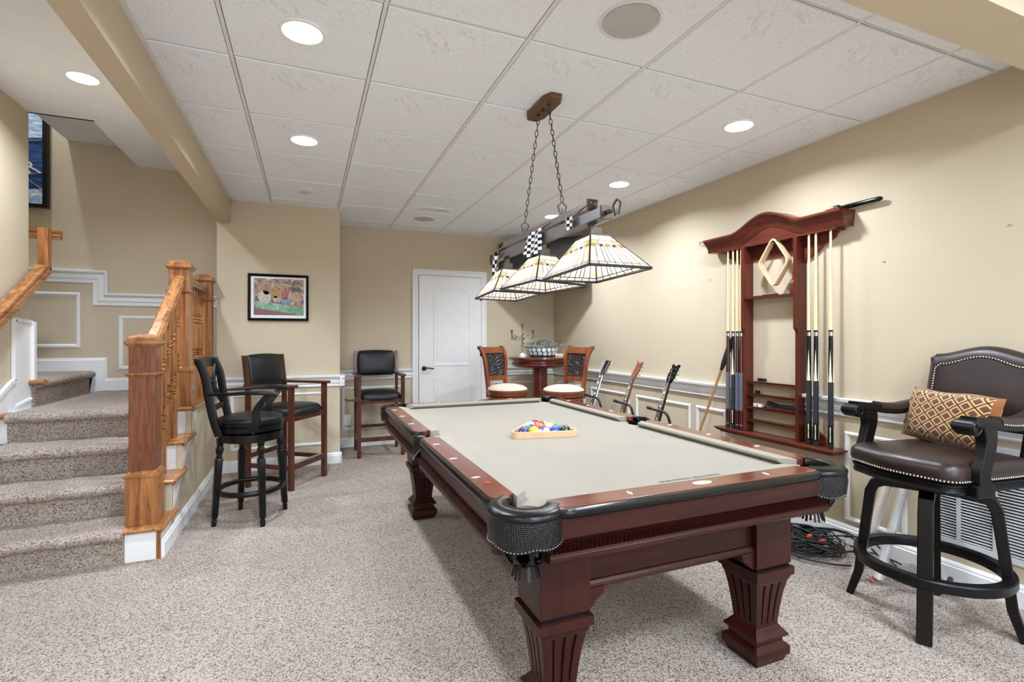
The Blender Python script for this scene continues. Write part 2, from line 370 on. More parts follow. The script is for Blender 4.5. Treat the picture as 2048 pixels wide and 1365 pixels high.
mb.box(-0.655, BY - 0.022, CZ - 0.003, BX, BY, CZ + 0.02); mb.box(BX, BY, CZ - 0.003, BX + 0.022, WY, CZ + 0.02)
obj('edge_angle', mb, M['tee'], ceil)
# mouldings: profile (distance off the wall, height) extruded along the wall
RAILP = [(0, .76), (.012, .76), (.016, .768), (.012, .778), (.012, .79), (.022, .796), (.022, .812), (.014, .822), (.014, .838), (.03, .846), (.044, .852), (.046, .868), (.042, .872), (0, .872)]
BASEP = [(0, 0), (.018, 0), (.018, .078), (.013, .084), (.013, .092), (.009, .10), (.004, .106), (0, .106)]
def extr(mb, prof, p0, p1, nrm):
    p0 = Vector(p0); p1 = Vector(p1); nrm = Vector(nrm)
    mb.loft([[p0 + nrm*d + Vector((0, 0, z)) for d, z in prof], [p1 + nrm*d + Vector((0, 0, z)) for d, z in prof]])
def mould(name, prof, p0, p1, nrm, parent=None):
    mb = MB(); extr(mb, prof, p0, p1, nrm); return struct(name, mb, M['trim'], parent=parent)
for nm, pr in (('chair_rail', RAILP), ('baseboard', BASEP)):
    k = {'chair_rail': lambda w: dict(name='chair_rail', parent=w), 'baseboard': lambda w: dict(name='baseboard_' + w.name.replace('wall_', ''), parent=None)}[nm]
    def put(w, p0, p1, nrm): d = k(w); mould(d['name'], pr, p0, p1, nrm, d['parent'])
    if nm == 'chair_rail':
        put(wall_right, (WX, -4, 0), (WX, 2.294, 0), (-1, 0, 0)); put(wall_right, (WX, 2.742, 0), (WX, WY, 0), (-1, 0, 0))
    else: put(wall_right, (WX, -4, 0), (WX, WY, 0), (-1, 0, 0))
    put(wall_back, (BX, WY, 0), (1.158, WY, 0), (0, -1, 0)); put(wall_back, (2.083, WY, 0), (WX, WY, 0), (0, -1, 0))
    e = 0.045 if nm == 'chair_rail' else 0.018
    put(wall_bump, (SX + 0.001, BY, 0), (BX + e, BY, 0), (0, -1, 0)); put(wall_bump, (BX, BY - e, 0), (BX, WY, 0), (1, 0, 0))
mould('baseboard_understair', BASEP, (SX, 3.35, 0), (SX, BY, 0), (1, 0, 0))
PM = [(0, 0), (.006, 0), (.011, .006), (.013, .014), (.009, .022), (.005, .026), (0, .03)]
def panel_frame(parent, o, u, n, w, h, wd=0.03, full=(1, 1, 1, 1)):
    """picture-frame moulding: origin o (bottom corner), u direction, n wall normal"""
    o = Vector(o); u = Vector(u); n = Vector(n); z = Vector((0, 0, 1)); mb = MB()
    c = [(0, 0), (w, 0), (w, h), (0, h)]
    rings = []
    for i, (a, b) in enumerate(c):
        sa = 1 if a == 0 else -1; sb = 1 if b == 0 else -1
        rings.append([o + u*(a + sa*q*wd/0.03) + z*(b + sb*q*wd/0.03) + n*d for d, q in PM])
    mb.loft(rings, closed=True); return obj('panel_moulding', mb, M['trim'], parent)
for y0, y1 in ((5.80, 5.12), (4.98, 4.24), (4.128, 3.364), (3.298, 2.973), (2.043, 1.70)):
    panel_frame(wall_right, (WX, y1, .13), (0, 1, 0), (-1, 0, 0), y0 - y1, .54)
panel_frame(wall_back, (0.356, WY, .19), (1, 0, 0), (0, -1, 0), 0.70, .49)
panel_frame(wall_back, (2.17, WY, .19), (1, 0, 0), (0, -1, 0), 0.76, .49)
panel_frame(wall_bump, (-0.66, BY, .19), (1, 0, 0), (0, -1, 0), 0.82, .52)
# stair wall mouldings
def stepped_band(parent, name, x1, zt1, x2, xr, drop, th, prof, y=SWY):
    pass
def path_mould(name, pts, prof, parent, n=(0, -1, 0)):
    """mitred moulding following a stepped line (x,z) on the stair wall; prof (depth, inset below the line)"""
    pts = [Vector((p[0], 0, p[1])) for p in pts]; rings = []; N = Vector(n)
    for i, p in enumerate(pts):
        d1 = (pts[i] - pts[i-1]).normalized() if i else (pts[1] - pts[0]).normalized()
        d2 = (pts[i+1] - pts[i]).normalized() if i < len(pts) - 1 else d1
        n1 = Vector((d1.z, 0, -d1.x)); n2 = Vector((d2.z, 0, -d2.x)); m = (n1 + n2); m = m / (m.dot(n1) or 1)
        rings.append([Vector((p.x, SWY, p.z)) + m*q + N*d for d, q in prof])
    mb = MB(); mb.loft(rings); return obj(name, mb, M['trim'], parent)
RP = [(0, 0), (.042, 0), (.046, .004), (.044, .02), (.03, .026), (.014, .034), (.014, .05), (.022, .06), (.022, .076), (.012, .082), (.012, .10), (.016, .108), (.012, .116), (0, .118)]
path_mould('chair_rail', [(-4.5, 1.85), (-1.69, 1.85), (-1.69, 1.648), (SX, 1.648)], RP, wall_stair)
SK = [(0, 0), (.006, 0), (.012, .006), (.012, .014), (.018, .02), (.018, .30), (0, .30)]
path_mould('stair_skirt', [(-4.5, 1.054), (-1.702, 1.054), (-1.702, .866), (SX, .866)], [(d, q if q < .1 else .17) for d, q in SK], wall_stair)
panel_frame(wall_stair, (-2.62, SWY, 1.147), (1, 0, 0), (0, -1, 0), 0.72, .50, 0.035)
panel_frame(wall_stair, (-1.619, SWY, .942), (1, 0, 0), (0, -1, 0), 0.72, .50, 0.035)
# ------------------------------------------------------------------ door
door = struct('door_1', MB().box(1.225, WY - 0.028, 0.01, 2.0, WY - 0.002, 1.98), M['trim'])
def arch_poly(x0, x1, z0, z1, rise, n=10):
    pts = [(x0, z0), (x1, z0), (x1, z1 - rise)]
    for i in range(1, n): t = i / n; pts.append((x1 - (x1-x0)*t, z1 - rise + rise*math.sin(PI*t)**0.8))
    pts.append((x0, z1 - rise)); return pts
def raised(poly):
    cx = sum(p[0] for p in poly)/len(poly); cz = sum(p[1] for p in poly)/len(poly)
    def sc(k): return [(cx + (p[0]-cx)*(1-k/0.27), cz + (p[1]-cz)*(1-k/0.45)) for p in poly]
    mb = MB(); y = WY - 0.028
    L = [(0, 0), (0.004, -.006), (0.012, -.006), (0.02, -.001), (0.034, -.001), (0.05, -.007)]
    mb.loft([[(p[0], y + dy, p[1]) for p in sc(k)] for k, dy in L], caps=False)
    k, dy = L[-1]; q = sc(k); mb.add([(p[0], y + dy, p[1]) for p in q], [tuple(range(len(q)))]); return mb
obj('raised_panel', raised(arch_poly(1.40, 1.855, .89, 1.845, .075)), M['trim'], door, 30)
obj('raised_panel', raised(arch_poly(1.40, 1.855, .16, .76, .001)), M['trim'], door, 30)
CP = [(0, 0), (.010, 0), (.022, .012), (.022, .03), (.016, .036), (.016, .05), (.024, .06), (.024, .072), (0, .078)]
mb = MB()
rings = []
for (x, z, mx, mz) in ((1.222, 0, -1, 0), (1.222, 1.985, -1, 1), (2.003, 1.985, 1, 1), (2.003, 0, 1, 0)):
    rings.append([(x + mx*q, WY - d, z + mz*q) for d, q in CP])
mb.loft(rings); obj('door_casing', mb, M['trim'], door)
hd = obj('door_handle', MB().lathe([(.028, 0), (.028, .008), (.012, .012), (.011, .045)], 20, M=Matrix.Translation((1.285, WY - 0.028, .872)) @ Matrix.Rotation(R(90), 4, 'X'))
    .tube(smooth_path([(1.285, WY - .073, .872), (1.31, WY - .075, .878), (1.35, WY - .075, .874), (1.395, WY - .07, .868)], 5), [.011]*5 + [.008]*11, 8), M['orb'], door, 45)
for z in (1.74, 1.05, .3): obj('hinge', MB().lathe([(.006, -.045), (.006, .045)], 8, c=(2.0, WY - .032, z)).box(1.985, WY - .03, z - .04, 2.003, WY - .0285, z + .04), M['orb'], door)
# ------------------------------------------------------------------ staircase
st = thing('staircase', 'carpeted stairs with oak nosings turning left behind the oak railing', 'stairs', (0, 0, 0))
RZ = .187; YR = [3.34, 3.61, 3.88, 4.16]
def carpet_step(name, y0, y1, z0, z1, xa, xb):
    """riser, rolled nosing and tread as one padded carpet strip"""
    t = .018; pts = [(y0 + .03, z0 - .02), (y0, z0 - .02), (y0 - .003, z1 - .06)] + [(y0 - .018 + .030*math.cos(R(a)), z1 - .026 + .030*math.sin(R(a))) for a in (230, 200, 170, 140, 110, 90)] + [(y1, z1 + .006), (y1, z1 - .03), (y0 + .03, z1 - .03)]
    n = 14; rings = []
    for i in range(n + 1):
        x = xa + (xb - xa)*i/n; w_ = .004*math.sin(i*1.7) + .003*math.sin(i*3.1 + y0*9)
        rings.append([(x, p[0] + (w_ if j < 8 else 0), p[1] + (w_*.6 if j > 2 else 0)) for j, p in enumerate(pts)])
    return obj(name, MB().loft(rings), M['carpet'], st, 60)
ends = [3.64, 3.91, 4.19, SWY]
for i, y in enumerate(YR):
    xa = LX + .002 if i < 2 else LX + .06; xb = -.93 if i == 0 else -.925
    carpet_step('carpeted_step', y, ends[i], RZ*i, RZ*(i+1), xa, xb)
# landing wider part and the first step of the upper flight, its riser facing the room
def carpet_step_x(x0, x1, z0, z1, ya, yb):
    pts = [(x0 - .03, z0 - .02), (x0, z0 - .02), (x0 + .003, z1 - .06)] + [(x0 + .018 + .030*math.cos(R(180-a)), z1 - .026 + .030*math.sin(R(180-a))) for a in (230, 200, 170, 140, 110, 90)] + [(x1, z1 + .006), (x1, z1 - .03), (x0 - .03, z1 - .03)]
    n = 16; rings = []
    for i in range(n + 1):
        t = i/n; y = ya + (yb - ya)*t; e = min(1, (1 - t)*7); k = .05*(1 - math.sqrt(max(0, 1 - (1-e)**2)))
        rings.append([(p[0] - (k if j < 9 and j > 0 else 0), y, p[1]) for j, p in enumerate(pts)])
    return obj('carpeted_step', MB().loft(rings), M['carpet'], st, 60)
carpet_step_x(-1.80, -2.42, RZ*4, RZ*5, 4.575, SWY - .02)
carpet_step_x(-2.40, -2.9, RZ*5, RZ*6, 4.58, SWY - .02)
obj('landing_base', MB().box(LX + .005, 4.2, .5, -.803, SWY - .002, RZ*4 - .01).box(-2.42, 4.575, .5, LX, SWY - .002, RZ*4 - .01), M['drywall'], st)
# oak treads, white riser ends, corner strips
for i, y in enumerate(YR):
    z = RZ*(i+1); xa = -.95 if i == 0 else -.94; ye = (YR + [BY])[i+1] + (.03 if i < 3 else 0)
    nose = [(y - .03 + .014 - .014*math.sin(R(a)), z - .014 + .014*math.cos(R(a))) for a in (0, 45, 90, 135, 180)]
    mb = MB(); mb.prism([(ye, z - .028), (ye, z)] + nose, 'x', xa, -.752)
    # returned nosing along the open side
    nz = [(-.752, z), (-.742, z - .004), (-.738, z - .014), (-.742, z - .024), (-.752, z - .028)]
    mb.loft([[(p[0], y - .03, p[1]) for p in nz], [(p[0], ye, p[1]) for p in nz]]); mb.box(-.765, y - .01, z - .04, -.755, ye, z - .028)
    obj('oak_tread_end', mb, M['oaky'], st, bevel=.002)
    mb = MB(); mb.box(xa + .01, y, z - RZ + (.0), -.782, y + .012, z - .028); obj('white_riser_end', mb, M['trim'], st)
    obj('corner_strip', MB().box(-.784, y - .004, z - RZ, -.762, y + .016, z - .028), M['oak'], st)
    if i == 0: obj('corner_strip', MB().box(-.95, y - .004, 0, -.936, y + .014, z - .028), M['oak'], st)
    obj('white_return_board', MB().prism([(y, z - RZ), (y + (.27 if i < 3 else .2), z - .03), (y, z - .03)], 'x', -.766, -.760), M['trim'], st)
for (y, z) in ((YR[2], RZ*3), (YR[3], RZ*4)):
    obj('oak_tread_end', MB().tube([(LX + .001, y - .005, z - .014), (LX + .075, y - .005, z - .014)], .017, 10).box(LX + .001, y - .005, z - .03, LX + .07, y + .10, z + .002), M['oakx'], st, 40)
    obj('white_riser_end', MB().box(LX + .001, y + .01, z - RZ, LX + .07, y + .03, z - .028), M['trim'], st)
obj('oak_tread_end', MB().tube([(-1.84, 4.54, RZ*5 - .014), (-1.73, 4.54, RZ*5 - .014)], .017, 10).box(-1.84, 4.54, RZ*5 - .031, -1.735, 4.60, RZ*5 + .002), M['oakx'], st, 40)
# white skirt board on the left wall
sk = [(2.0, -.30), (4.50, -.30), (4.57, .55), (4.57, 1.345), (4.35, 1.355), (4.35, .945), (4.30, .93), (2.9, .17), (2.0, .12)]
mb = MB(); mb.prism(sk, 'x', LX, LX + .016)
cap = [(2.9, .17), (4.30, .935), (4.352, .95), (4.352, 1.36), (4.57, 1.35)]
for a, b in zip(cap, cap[1:]): mb.bar((LX + .014, a[0], a[1]), (LX + .014, b[0], b[1]), .026, .022, up=(1, 0, 0))
mb.box(LX, 4.565, .93, LX + .034, 4.60, 1.352)
mb.tube([(LX + .014, 4.36, RZ*4 + .03), (LX + .02, 4.55, RZ*4 + .06)], .012, 6)
obj('white_stair_skirt', mb, M['trim'], st)
# ------------------------------------------------------------------ stair railing
rl = thing('stair_railing', 'golden oak stair railing with three capped newel posts and turned balusters', 'railing', (-.865, 3.45, RZ))
rl.location = (0, 0, 0)
def newel(cx, cy, z0, ztop, w, pl, band, body=M['oak']):
    e = child_empty('newel_post', rl, (cx, cy, z0)); H = ztop - z0
    def sq(mb, h, z_a, z_b, h2=None): mb.loft([[(-h, -h, z_a), (h, -h, z_a), (h, h, z_a), (-h, h, z_a)], [(-(h2 or h), -(h2 or h), z_b), (h2 or h, -(h2 or h), z_b), (h2 or h, h2 or h, z_b), (-(h2 or h), h2 or h, z_b)]])
    mb = MB(); h = w/2; sq(mb, h, pl, H - .055); obj('post_shaft', mb, body, e, bevel=.003)
    mb = MB(); sq(mb, h + .014, 0, pl - .02); sq(mb, h + .02, pl - .022, pl - .008); sq(mb, h + .012, pl - .008, pl + .012, h + .002); obj('post_plinth', mb, M['oak'], e, bevel=.002)
    mb = MB(); sq(mb, h + .002, band - .012, band, h + .014); sq(mb, h + .014, band, band + .008); obj('post_band', mb, M['oak'], e)
    mb = MB(); sq(mb, h + .002, H - .075, H - .058, h + .016); sq(mb, h + .018, H - .058, H - .04); sq(mb, h + .006, H - .04, H - .022)
    a = h + .006; mb.loft([[(-a, -a, H - .022), (a, -a, H - .022), (a, a, H - .022), (-a, a, H - .022)], [(-.03, -.03, H - .004), (.03, -.03, H - .004), (.03, .03, H - .004), (-.03, .03, H - .004)], [(-.004, -.004, H), (.004, -.004, H), (.004, .004, H), (-.004, .004, H)]])
    obj('post_cap', mb, M['oak'], e, bevel=.002)
newel(-.862, 3.445, RZ, 1.262, .125, .29, .845, M['oakred'])
newel(-.85, 4.26, RZ*4, 1.80, .125, .27, .82)
newel(-.85, 5.135, RZ*4, 1.80, .125, .27, .82)
HR = [(-.032, -.03), (.032, -.03), (.032, -.018), (.026, -.008), (.034, .004), (.034, .018), (.02, .03), (-.02, .03), (-.034, .018), (-.034, .004), (-.026, -.008), (-.032, -.018)]
obj('handrail', MB().sweep([(-.86, 3.50, 1.17), (-.85, 4.21, 1.655)], HR), M['oaky'], rl, 25)
obj('top_rail', MB().sweep([(-.85, 4.32, 1.665), (-.85, 5.08, 1.665)], HR), M['oaky'], rl, 25)
def baluster(x, y, z0, z1):
    h = .016; mb = MB(); H = z1 - z0; c = (x, y, 0)
    zs = [z0, z0 + H*.20, z0 + H*.42, z0 + H*.68, z0 + H*.80, z1]
    def seg(a, b): mb.box(x - h, y - h, a, x + h, y + h, b)
    def beads(a, b):
        n = 3; pr = []
        for i in range(n):
            q = a + (b - a)*i/n; s = (b - a)/n
            pr += [(.007, q + s*.05), (.010, q + s*.2), (.017, q + s*.5), (.010, q + s*.8)]
        pr.append((.007, b)); mb.lathe(pr, 10, c)
    seg(z0, z0 + H*.30); beads(z0 + H*.30, z0 + H*.36); seg(z0 + H*.36, z0 + H*.39); beads(z0 + H*.39, z0 + H*.45)
    seg(z0 + H*.45, z0 + H*.68); beads(z0 + H*.68, z0 + H*.77); seg(z0 + H*.77, z1)
    obj('baluster', mb, M['oak'], rl, 40)
for i, y in enumerate((3.585, 3.68, 3.775, 3.87, 3.965, 4.06, 4.15)):
    stp = sum(1 for q in YR if y > q - .02); zt = 1.17 + (y - 3.50)/.71*.485 - .035
    baluster(-.85, y, RZ*stp, zt)
for i in range(6): baluster(-.85, 4.405 + i*.112, RZ*4, 1.64)
# wall handrail
wr = thing('wall_handrail', 'oak handrail on the left wall rising to an upright end block', 'handrail', (0, 0, 0))
HP = [(-.024, -.03), (.024, -.03), (.024, .0), (.018, .008), (.026, .016), (.026, .032), (-.026, .032), (-.026, .016), (-.018, .008), (-.024, 0)]
obj('rail', MB().sweep([(-1.76, 2.6, .44), (-1.76, 4.64, 1.75)], [(a*1.25, b*1.25) for a, b in HP]), M['oaky'], wr, 25)
obj('end_block', MB().box(-1.79, 4.585, 1.73, -1.73, 4.65, 2.03), M['oak'], wr, bevel=.004)
obj('upper_rail', MB().sweep([(-2.6, 4.72, 2.0), (-1.70, 4.72, 2.0)], HP), M['oakx'], wr, 25)
for y, z in ((3.0, .66), (4.3, 1.50)): obj('rail_bracket', MB().tube([(LX, y, z - .08), (LX + .05, y, z - .08), (LX + .07, y, z - .03)], .008, 8), M['orb'], wr, 50)
# ------------------------------------------------------------------ pool table
TX, TY, HX, HY, RT = 1.20, 2.485, .70, 1.235, .755
pt = thing('pool_table', 'dark cherry pool table with tan cloth and black leather pockets', 'pool table', (TX, TY, 0))
# legs
def fluted(h, d):
    """square ring with three grooves per side, half width h, groove depth d"""
    side = [(-1, 0)]
    for c in (-.5, 0, .5):
        for q, k in ((-.075, 0), (-.05, 1), (.05, 1), (.075, 0)): side.append((c + q, k))
    out = []
    for s in range(4):
        a = s*PI/2
        for t, k in side:
            x, y = t*h, -(h - k*d); out.append((x*math.cos(a) - y*math.sin(a), x*math.sin(a) + y*math.cos(a)))
    return out
def table_leg(x, y):
    e = child_empty('leg', pt, (x, y, 0))
    h = .088; mb = MB(); mb.box(-h, -h, .378, h, h, .60); obj('leg_block', mb, M['mahz'], e, bevel=.003)
    mb = MB(); mb.box(-h + .006, -h + .006, .366, h - .006, h - .006, .38); obj('black_groove', mb, M['blackgloss'], e)  # recessed black line between block and cap moulding
    def ring(hh, z, d=0): return [(p[0], p[1], z) for p in fluted(hh, d)]
    mb = MB(); zs = [(.096, .366, 0), (.096, .336, 0), (.086, .330, 0), (.084, .318, 0), (.079, .309, .0), (.078, .305, .008), (.069, .26, .009), (.061, .20, .009), (.056, .15, .008), (.0555, .146, 0), (.055, .135, 0)]
    mb.loft([ring(*z) for z in zs]); obj('tapered_leg', mb, M['mahz'], e, 20)
    def r4(hh, z): return [(-hh, -hh, z), (hh, -hh, z), (hh, hh, z), (-hh, hh, z)]
    mb = MB(); mb.loft([r4(*q) for q in ((.056, .136), (.060, .132), (.070, .118), (.082, .106), (.082, .098), (.068, .092), (.068, .074), (.086, .06), (.086, .03), (.076, .018), (.07, .0))])
    obj('leg_foot', mb, M['mahz'], e, bevel=.0015)
for lx, ly in ((-.462, -1.035), (.425, -1.035), (-.462, .965), (.425, .965)): table_leg(lx, ly)
# frieze under the rails with dentils, and the apron between the legs
def frieze(p0, p1, out, woodm, mid=None):
    p0 = Vector(p0); p1 = Vector(p1); out = Vector(out); d = (p1 - p0).normalized()
    FP = [(-.06, .725), (-.010, .725), (-.012, .662), (-.022, .658), (-.022, .628), (-.010, .624), (-.002, .617), (-.002, .606), (-.012, .598), (-.03, .594), (-.06, .594)]
    mb = MB(); mb.loft([[p0 + out*q + Vector((0, 0, z)) for q, z in FP], [p1 + out*q + Vector((0, 0, z)) for q, z in FP]]); fr = obj('rail_frieze', mb, woodm, pt, bevel=.001)
    mb = MB(); n = int((p1 - p0).length/.0145)
    for i in range(n):
        c = p0 + d*(i + .5)*(p1 - p0).length/n; a = c + out*(-.020); r = d*.0060
        top = a + out*.020
        mb.loft([[a - r + Vector((0, 0, .629)), a + r + Vector((0, 0, .629)), top + Vector((0, 0, .629))], [a - r + Vector((0, 0, .655)), a + r + Vector((0, 0, .655)), top + Vector((0, 0, .655))]])
    obj('dentil_moulding', mb, woodm, pt, kind='stuff')
L = .13
frieze((-HX + L, -HY, 0), (HX - L, -HY, 0), (0, -1, 0), M['mah']); frieze((-HX + L, HY, 0), (HX - L, HY, 0), (0, 1, 0), M['mah'])
for s in (-1, 1):
    for a, b in ((-HY + L, -.06), (.06, HY - L)): frieze((s*HX, a, 0), (s*HX, b, 0), (s, 0, 0), M['mah'])
def apron(p0, p1, out, m):
    p0 = Vector(p0); p1 = Vector(p1); out = Vector(out)
    AP = [(-.03, .60), (0, .60), (0, .462), (.006, .460), (.012, .452), (.014, .444), (.010, .436), (-.02, .434), (-.03, .44)]
    mb = MB(); mb.loft([[p0 + out*q + Vector((0, 0, z)) for q, z in AP], [p1 + out*q + Vector((0, 0, z)) for q, z in AP]]); obj('apron_panel', mb, m, pt, bevel=.001)
apron((-.374, -1.095, 0), (.337, -1.095, 0), (0, -1, 0), M['mah']); apron((-.374, 1.03, 0), (.337, 1.03, 0), (0, 1, 0), M['mah'])
apron((-.53, -.947, 0), (-.53, .877, 0), (-1, 0, 0), M['mah']); apron((.493, -.947, 0), (.493, .877, 0), (1, 0, 0), M['mah'])
# curved corner brackets beside the legs
for x, s in ((-.374, 1), (.337, -1)):
    for yy in (-1.10, 1.035):
        mb = MB(); mb.prism([(x, .44), (x + s*.06, .44), (x + s*.055, .415), (x + s*.03, .40), (x + s*.02, .385), (x, .375)], 'y', yy - .01, yy + .012); obj('corner_bracket', mb, M['mah'], pt)
# slate bed with cloth, notched at the pockets
def bedpoly():
    bx, by = HX - .093, HY - .093; c = .052; pts = []
    for cx, cy, a0 in ((bx, by, 0), (-bx, by, 90), (-bx, -by, 180), (bx, -by, 270)):
        ox, oy = (1 if cx > 0 else -1), (1 if cy > 0 else -1)
        pc = (cx - ox*.0, cy - oy*.0)
        for i in range(9):
            t = i/8; ang = R(a0 - 90 + 360 - 0) if 0 else 0
        # concave arc across the corner
        if a0 == 0: aa = (-90, -180)
        elif a0 == 90: aa = (0, -90)
        elif a0 == 180: aa = (90, 0)
        else: aa = (180, 90)
        r = c + .012
        pts += [(pc[0] + r*math.cos(R(aa[0] + (aa[1]-aa[0])*i/8)), pc[1] + r*math.sin(R(aa[0] + (aa[1]-aa[0])*i/8))) for i in range(9)]
        if a0 == 0: pass
        if a0 == 90: pts += [(-bx + .035*math.cos(R(q)), .055*math.sin(R(q))) for q in (90, 60, 30, 0, -30, -60, -90)]
        if a0 == 270: pts += [(bx + .035*math.cos(R(q)), .055*math.sin(R(q))) for q in (270, 240, 210, 180, 150, 120, 90)]
    return pts
obj('cloth_bed', MB().prism(bedpoly(), 'z', .695, .724), M['felt'], pt)
obj('slate_frame', MB().box(-HX + .1, -HY + .11, .60, HX - .1, HY - .11, .694), M['void'], pt)
# rails
def rail(p0, p1, inw, woodm, ends=(.05, .05)):
    """p0->p1 outer top edge line; inw = inward normal"""
    p0 = Vector(p0); p1 = Vector(p1); inw = Vector(inw); d = (p1 - p0).normalized(); Ln = (p1 - p0).length
    e = child_empty('rail', pt)
    def P(t, q, z): return p0 + d*t + inw*q + Vector((0, 0, z))
    rc = .035
    outer = [(rc*(1 - math.sin(R(a))), .012 + rc*(1 - math.cos(R(a)))) for a in (90, 70, 50, 30, 12, 0)][::-1]
    # outline from the start inner corner round the outer side to the end inner corner
    o1 = [(0.0, .05), (.003, .032), (.012, .020), (.028, .013), (.05, .011)]
    o2 = [(Ln - a, b) for a, b in reversed(o1)]
    pl = o1 + o2; poly = [(.035, .094), (0, .062)] + pl + [(Ln, .062), (Ln - .035, .094)]
    mb = MB(); mb.loft([[P(a, b, .727) for a, b in poly], [P(a, b, RT - .001) for a, b in poly]])
    mb.f[-1] = mb.f[-1]; obj('rail_top', mb, woodm, e, bevel=.0015)
    # black bullnose band round the outside
    band = [P(a, b - .004, .738) for a, b in pl]
    prof = [(.0, .014), (.010, .012), (.014, .004), (.014, -.006), (.008, -.014), (-.004, -.016), (-.006, .013)]
    mb = MB(); sgn = 1 if d.cross(Vector((0, 0, 1))).dot(inw) < 0 else -1
    mb.sweep(band, [(a*sgn, b) for a, b in prof]); obj('edge_band', mb, M['blackgloss'], e, 50)
    # cushion: cloth covered, with mitred noses
    C = [(.094, RT - .001, 0), (.142, RT - .004, 1), (.146, RT - .013, 1), (.122, .7245, .35), (.094, .7245, 0)]
    s, f = ends
    mb = MB(); mb.loft([[P(k*s, q, z) for q, z, k in C], [P(Ln - k*f, q, z) for q, z, k in C]]); obj('cushion', mb, M['felt'], e, bevel=.001)
    return e, P, Ln
def inlay(e, P, t, q=.052):
    mb = MB(); c = P(t, q, RT); u = (P(1, 0, 0) - P(0, 0, 0)).normalized(); v = (P(0, 1, 0) - P(0, 0, 0)).normalized()
    pts = [c + v*.017, c + u*.007, c - v*.017, c - u*.007]
    mb.loft([[p - Vector((0, 0, .002)) for p in pts], [p + Vector((0, 0, .0006)) for p in pts]]); obj('diamond_inlay', mb, M['pearl'], e)
g = .16
e, P, Ln = rail((-HX + g, -HY, 0), (HX - g, -HY, 0), (0, 1, 0), M['railwoodx'])
for t in (.93 - TX, .31): inlay(e, P, t + HX - g)
mb = MB(); mb.loft([[(.02 + .04*math.cos(a), -HY + .052 + .016*math.sin(a), z) for a in [2*PI*i/24 for i in range(24)]] for z in (RT - .002, RT + .0008)]); obj('oval_nameplate', mb, plain('pale_nameplate', (198, 180, 160), .35), e)
e, P, Ln = rail((HX - g, HY, 0), (-HX + g, HY, 0), (0, -1, 0), M['railwoodx'])
for t in (-.29, 0, .29): inlay(e, P, HX - g + t)
for s in (-1, 1):
    a = (s*HX, -HY + g, 0); b = (s*HX, -.075, 0); c = (s*HX, .075, 0); d_ = (s*HX, HY - g, 0); inn = (-s, 0, 0)
    for p0, p1, ee in ((a, b, (.05, .03)), (c, d_, (.03, .05))):
        e, P, Ln = rail(p0, p1, inn, M['railwood'], ee)
        for k in (1, 2, 3):
            yy = (-.075 - (4 - k)*.282 + .0) if p0 is a else (.075 + k*.282 - .0)
            yy = -.29*(4 - k) + .035 if p0 is a else .29*k + .035 - .0
            inlay(e, P, yy - p0[1], .04)
        if s < 0 and p0 is a:
            mb = MB(); mb.lathe([(.010, RT), (.010, RT + .001)], 16, c=(-HX + .056, 1.572 - TY, 0)); obj('red_sticker', mb, plain('red_sticker', (214, 40, 36), .5), e)
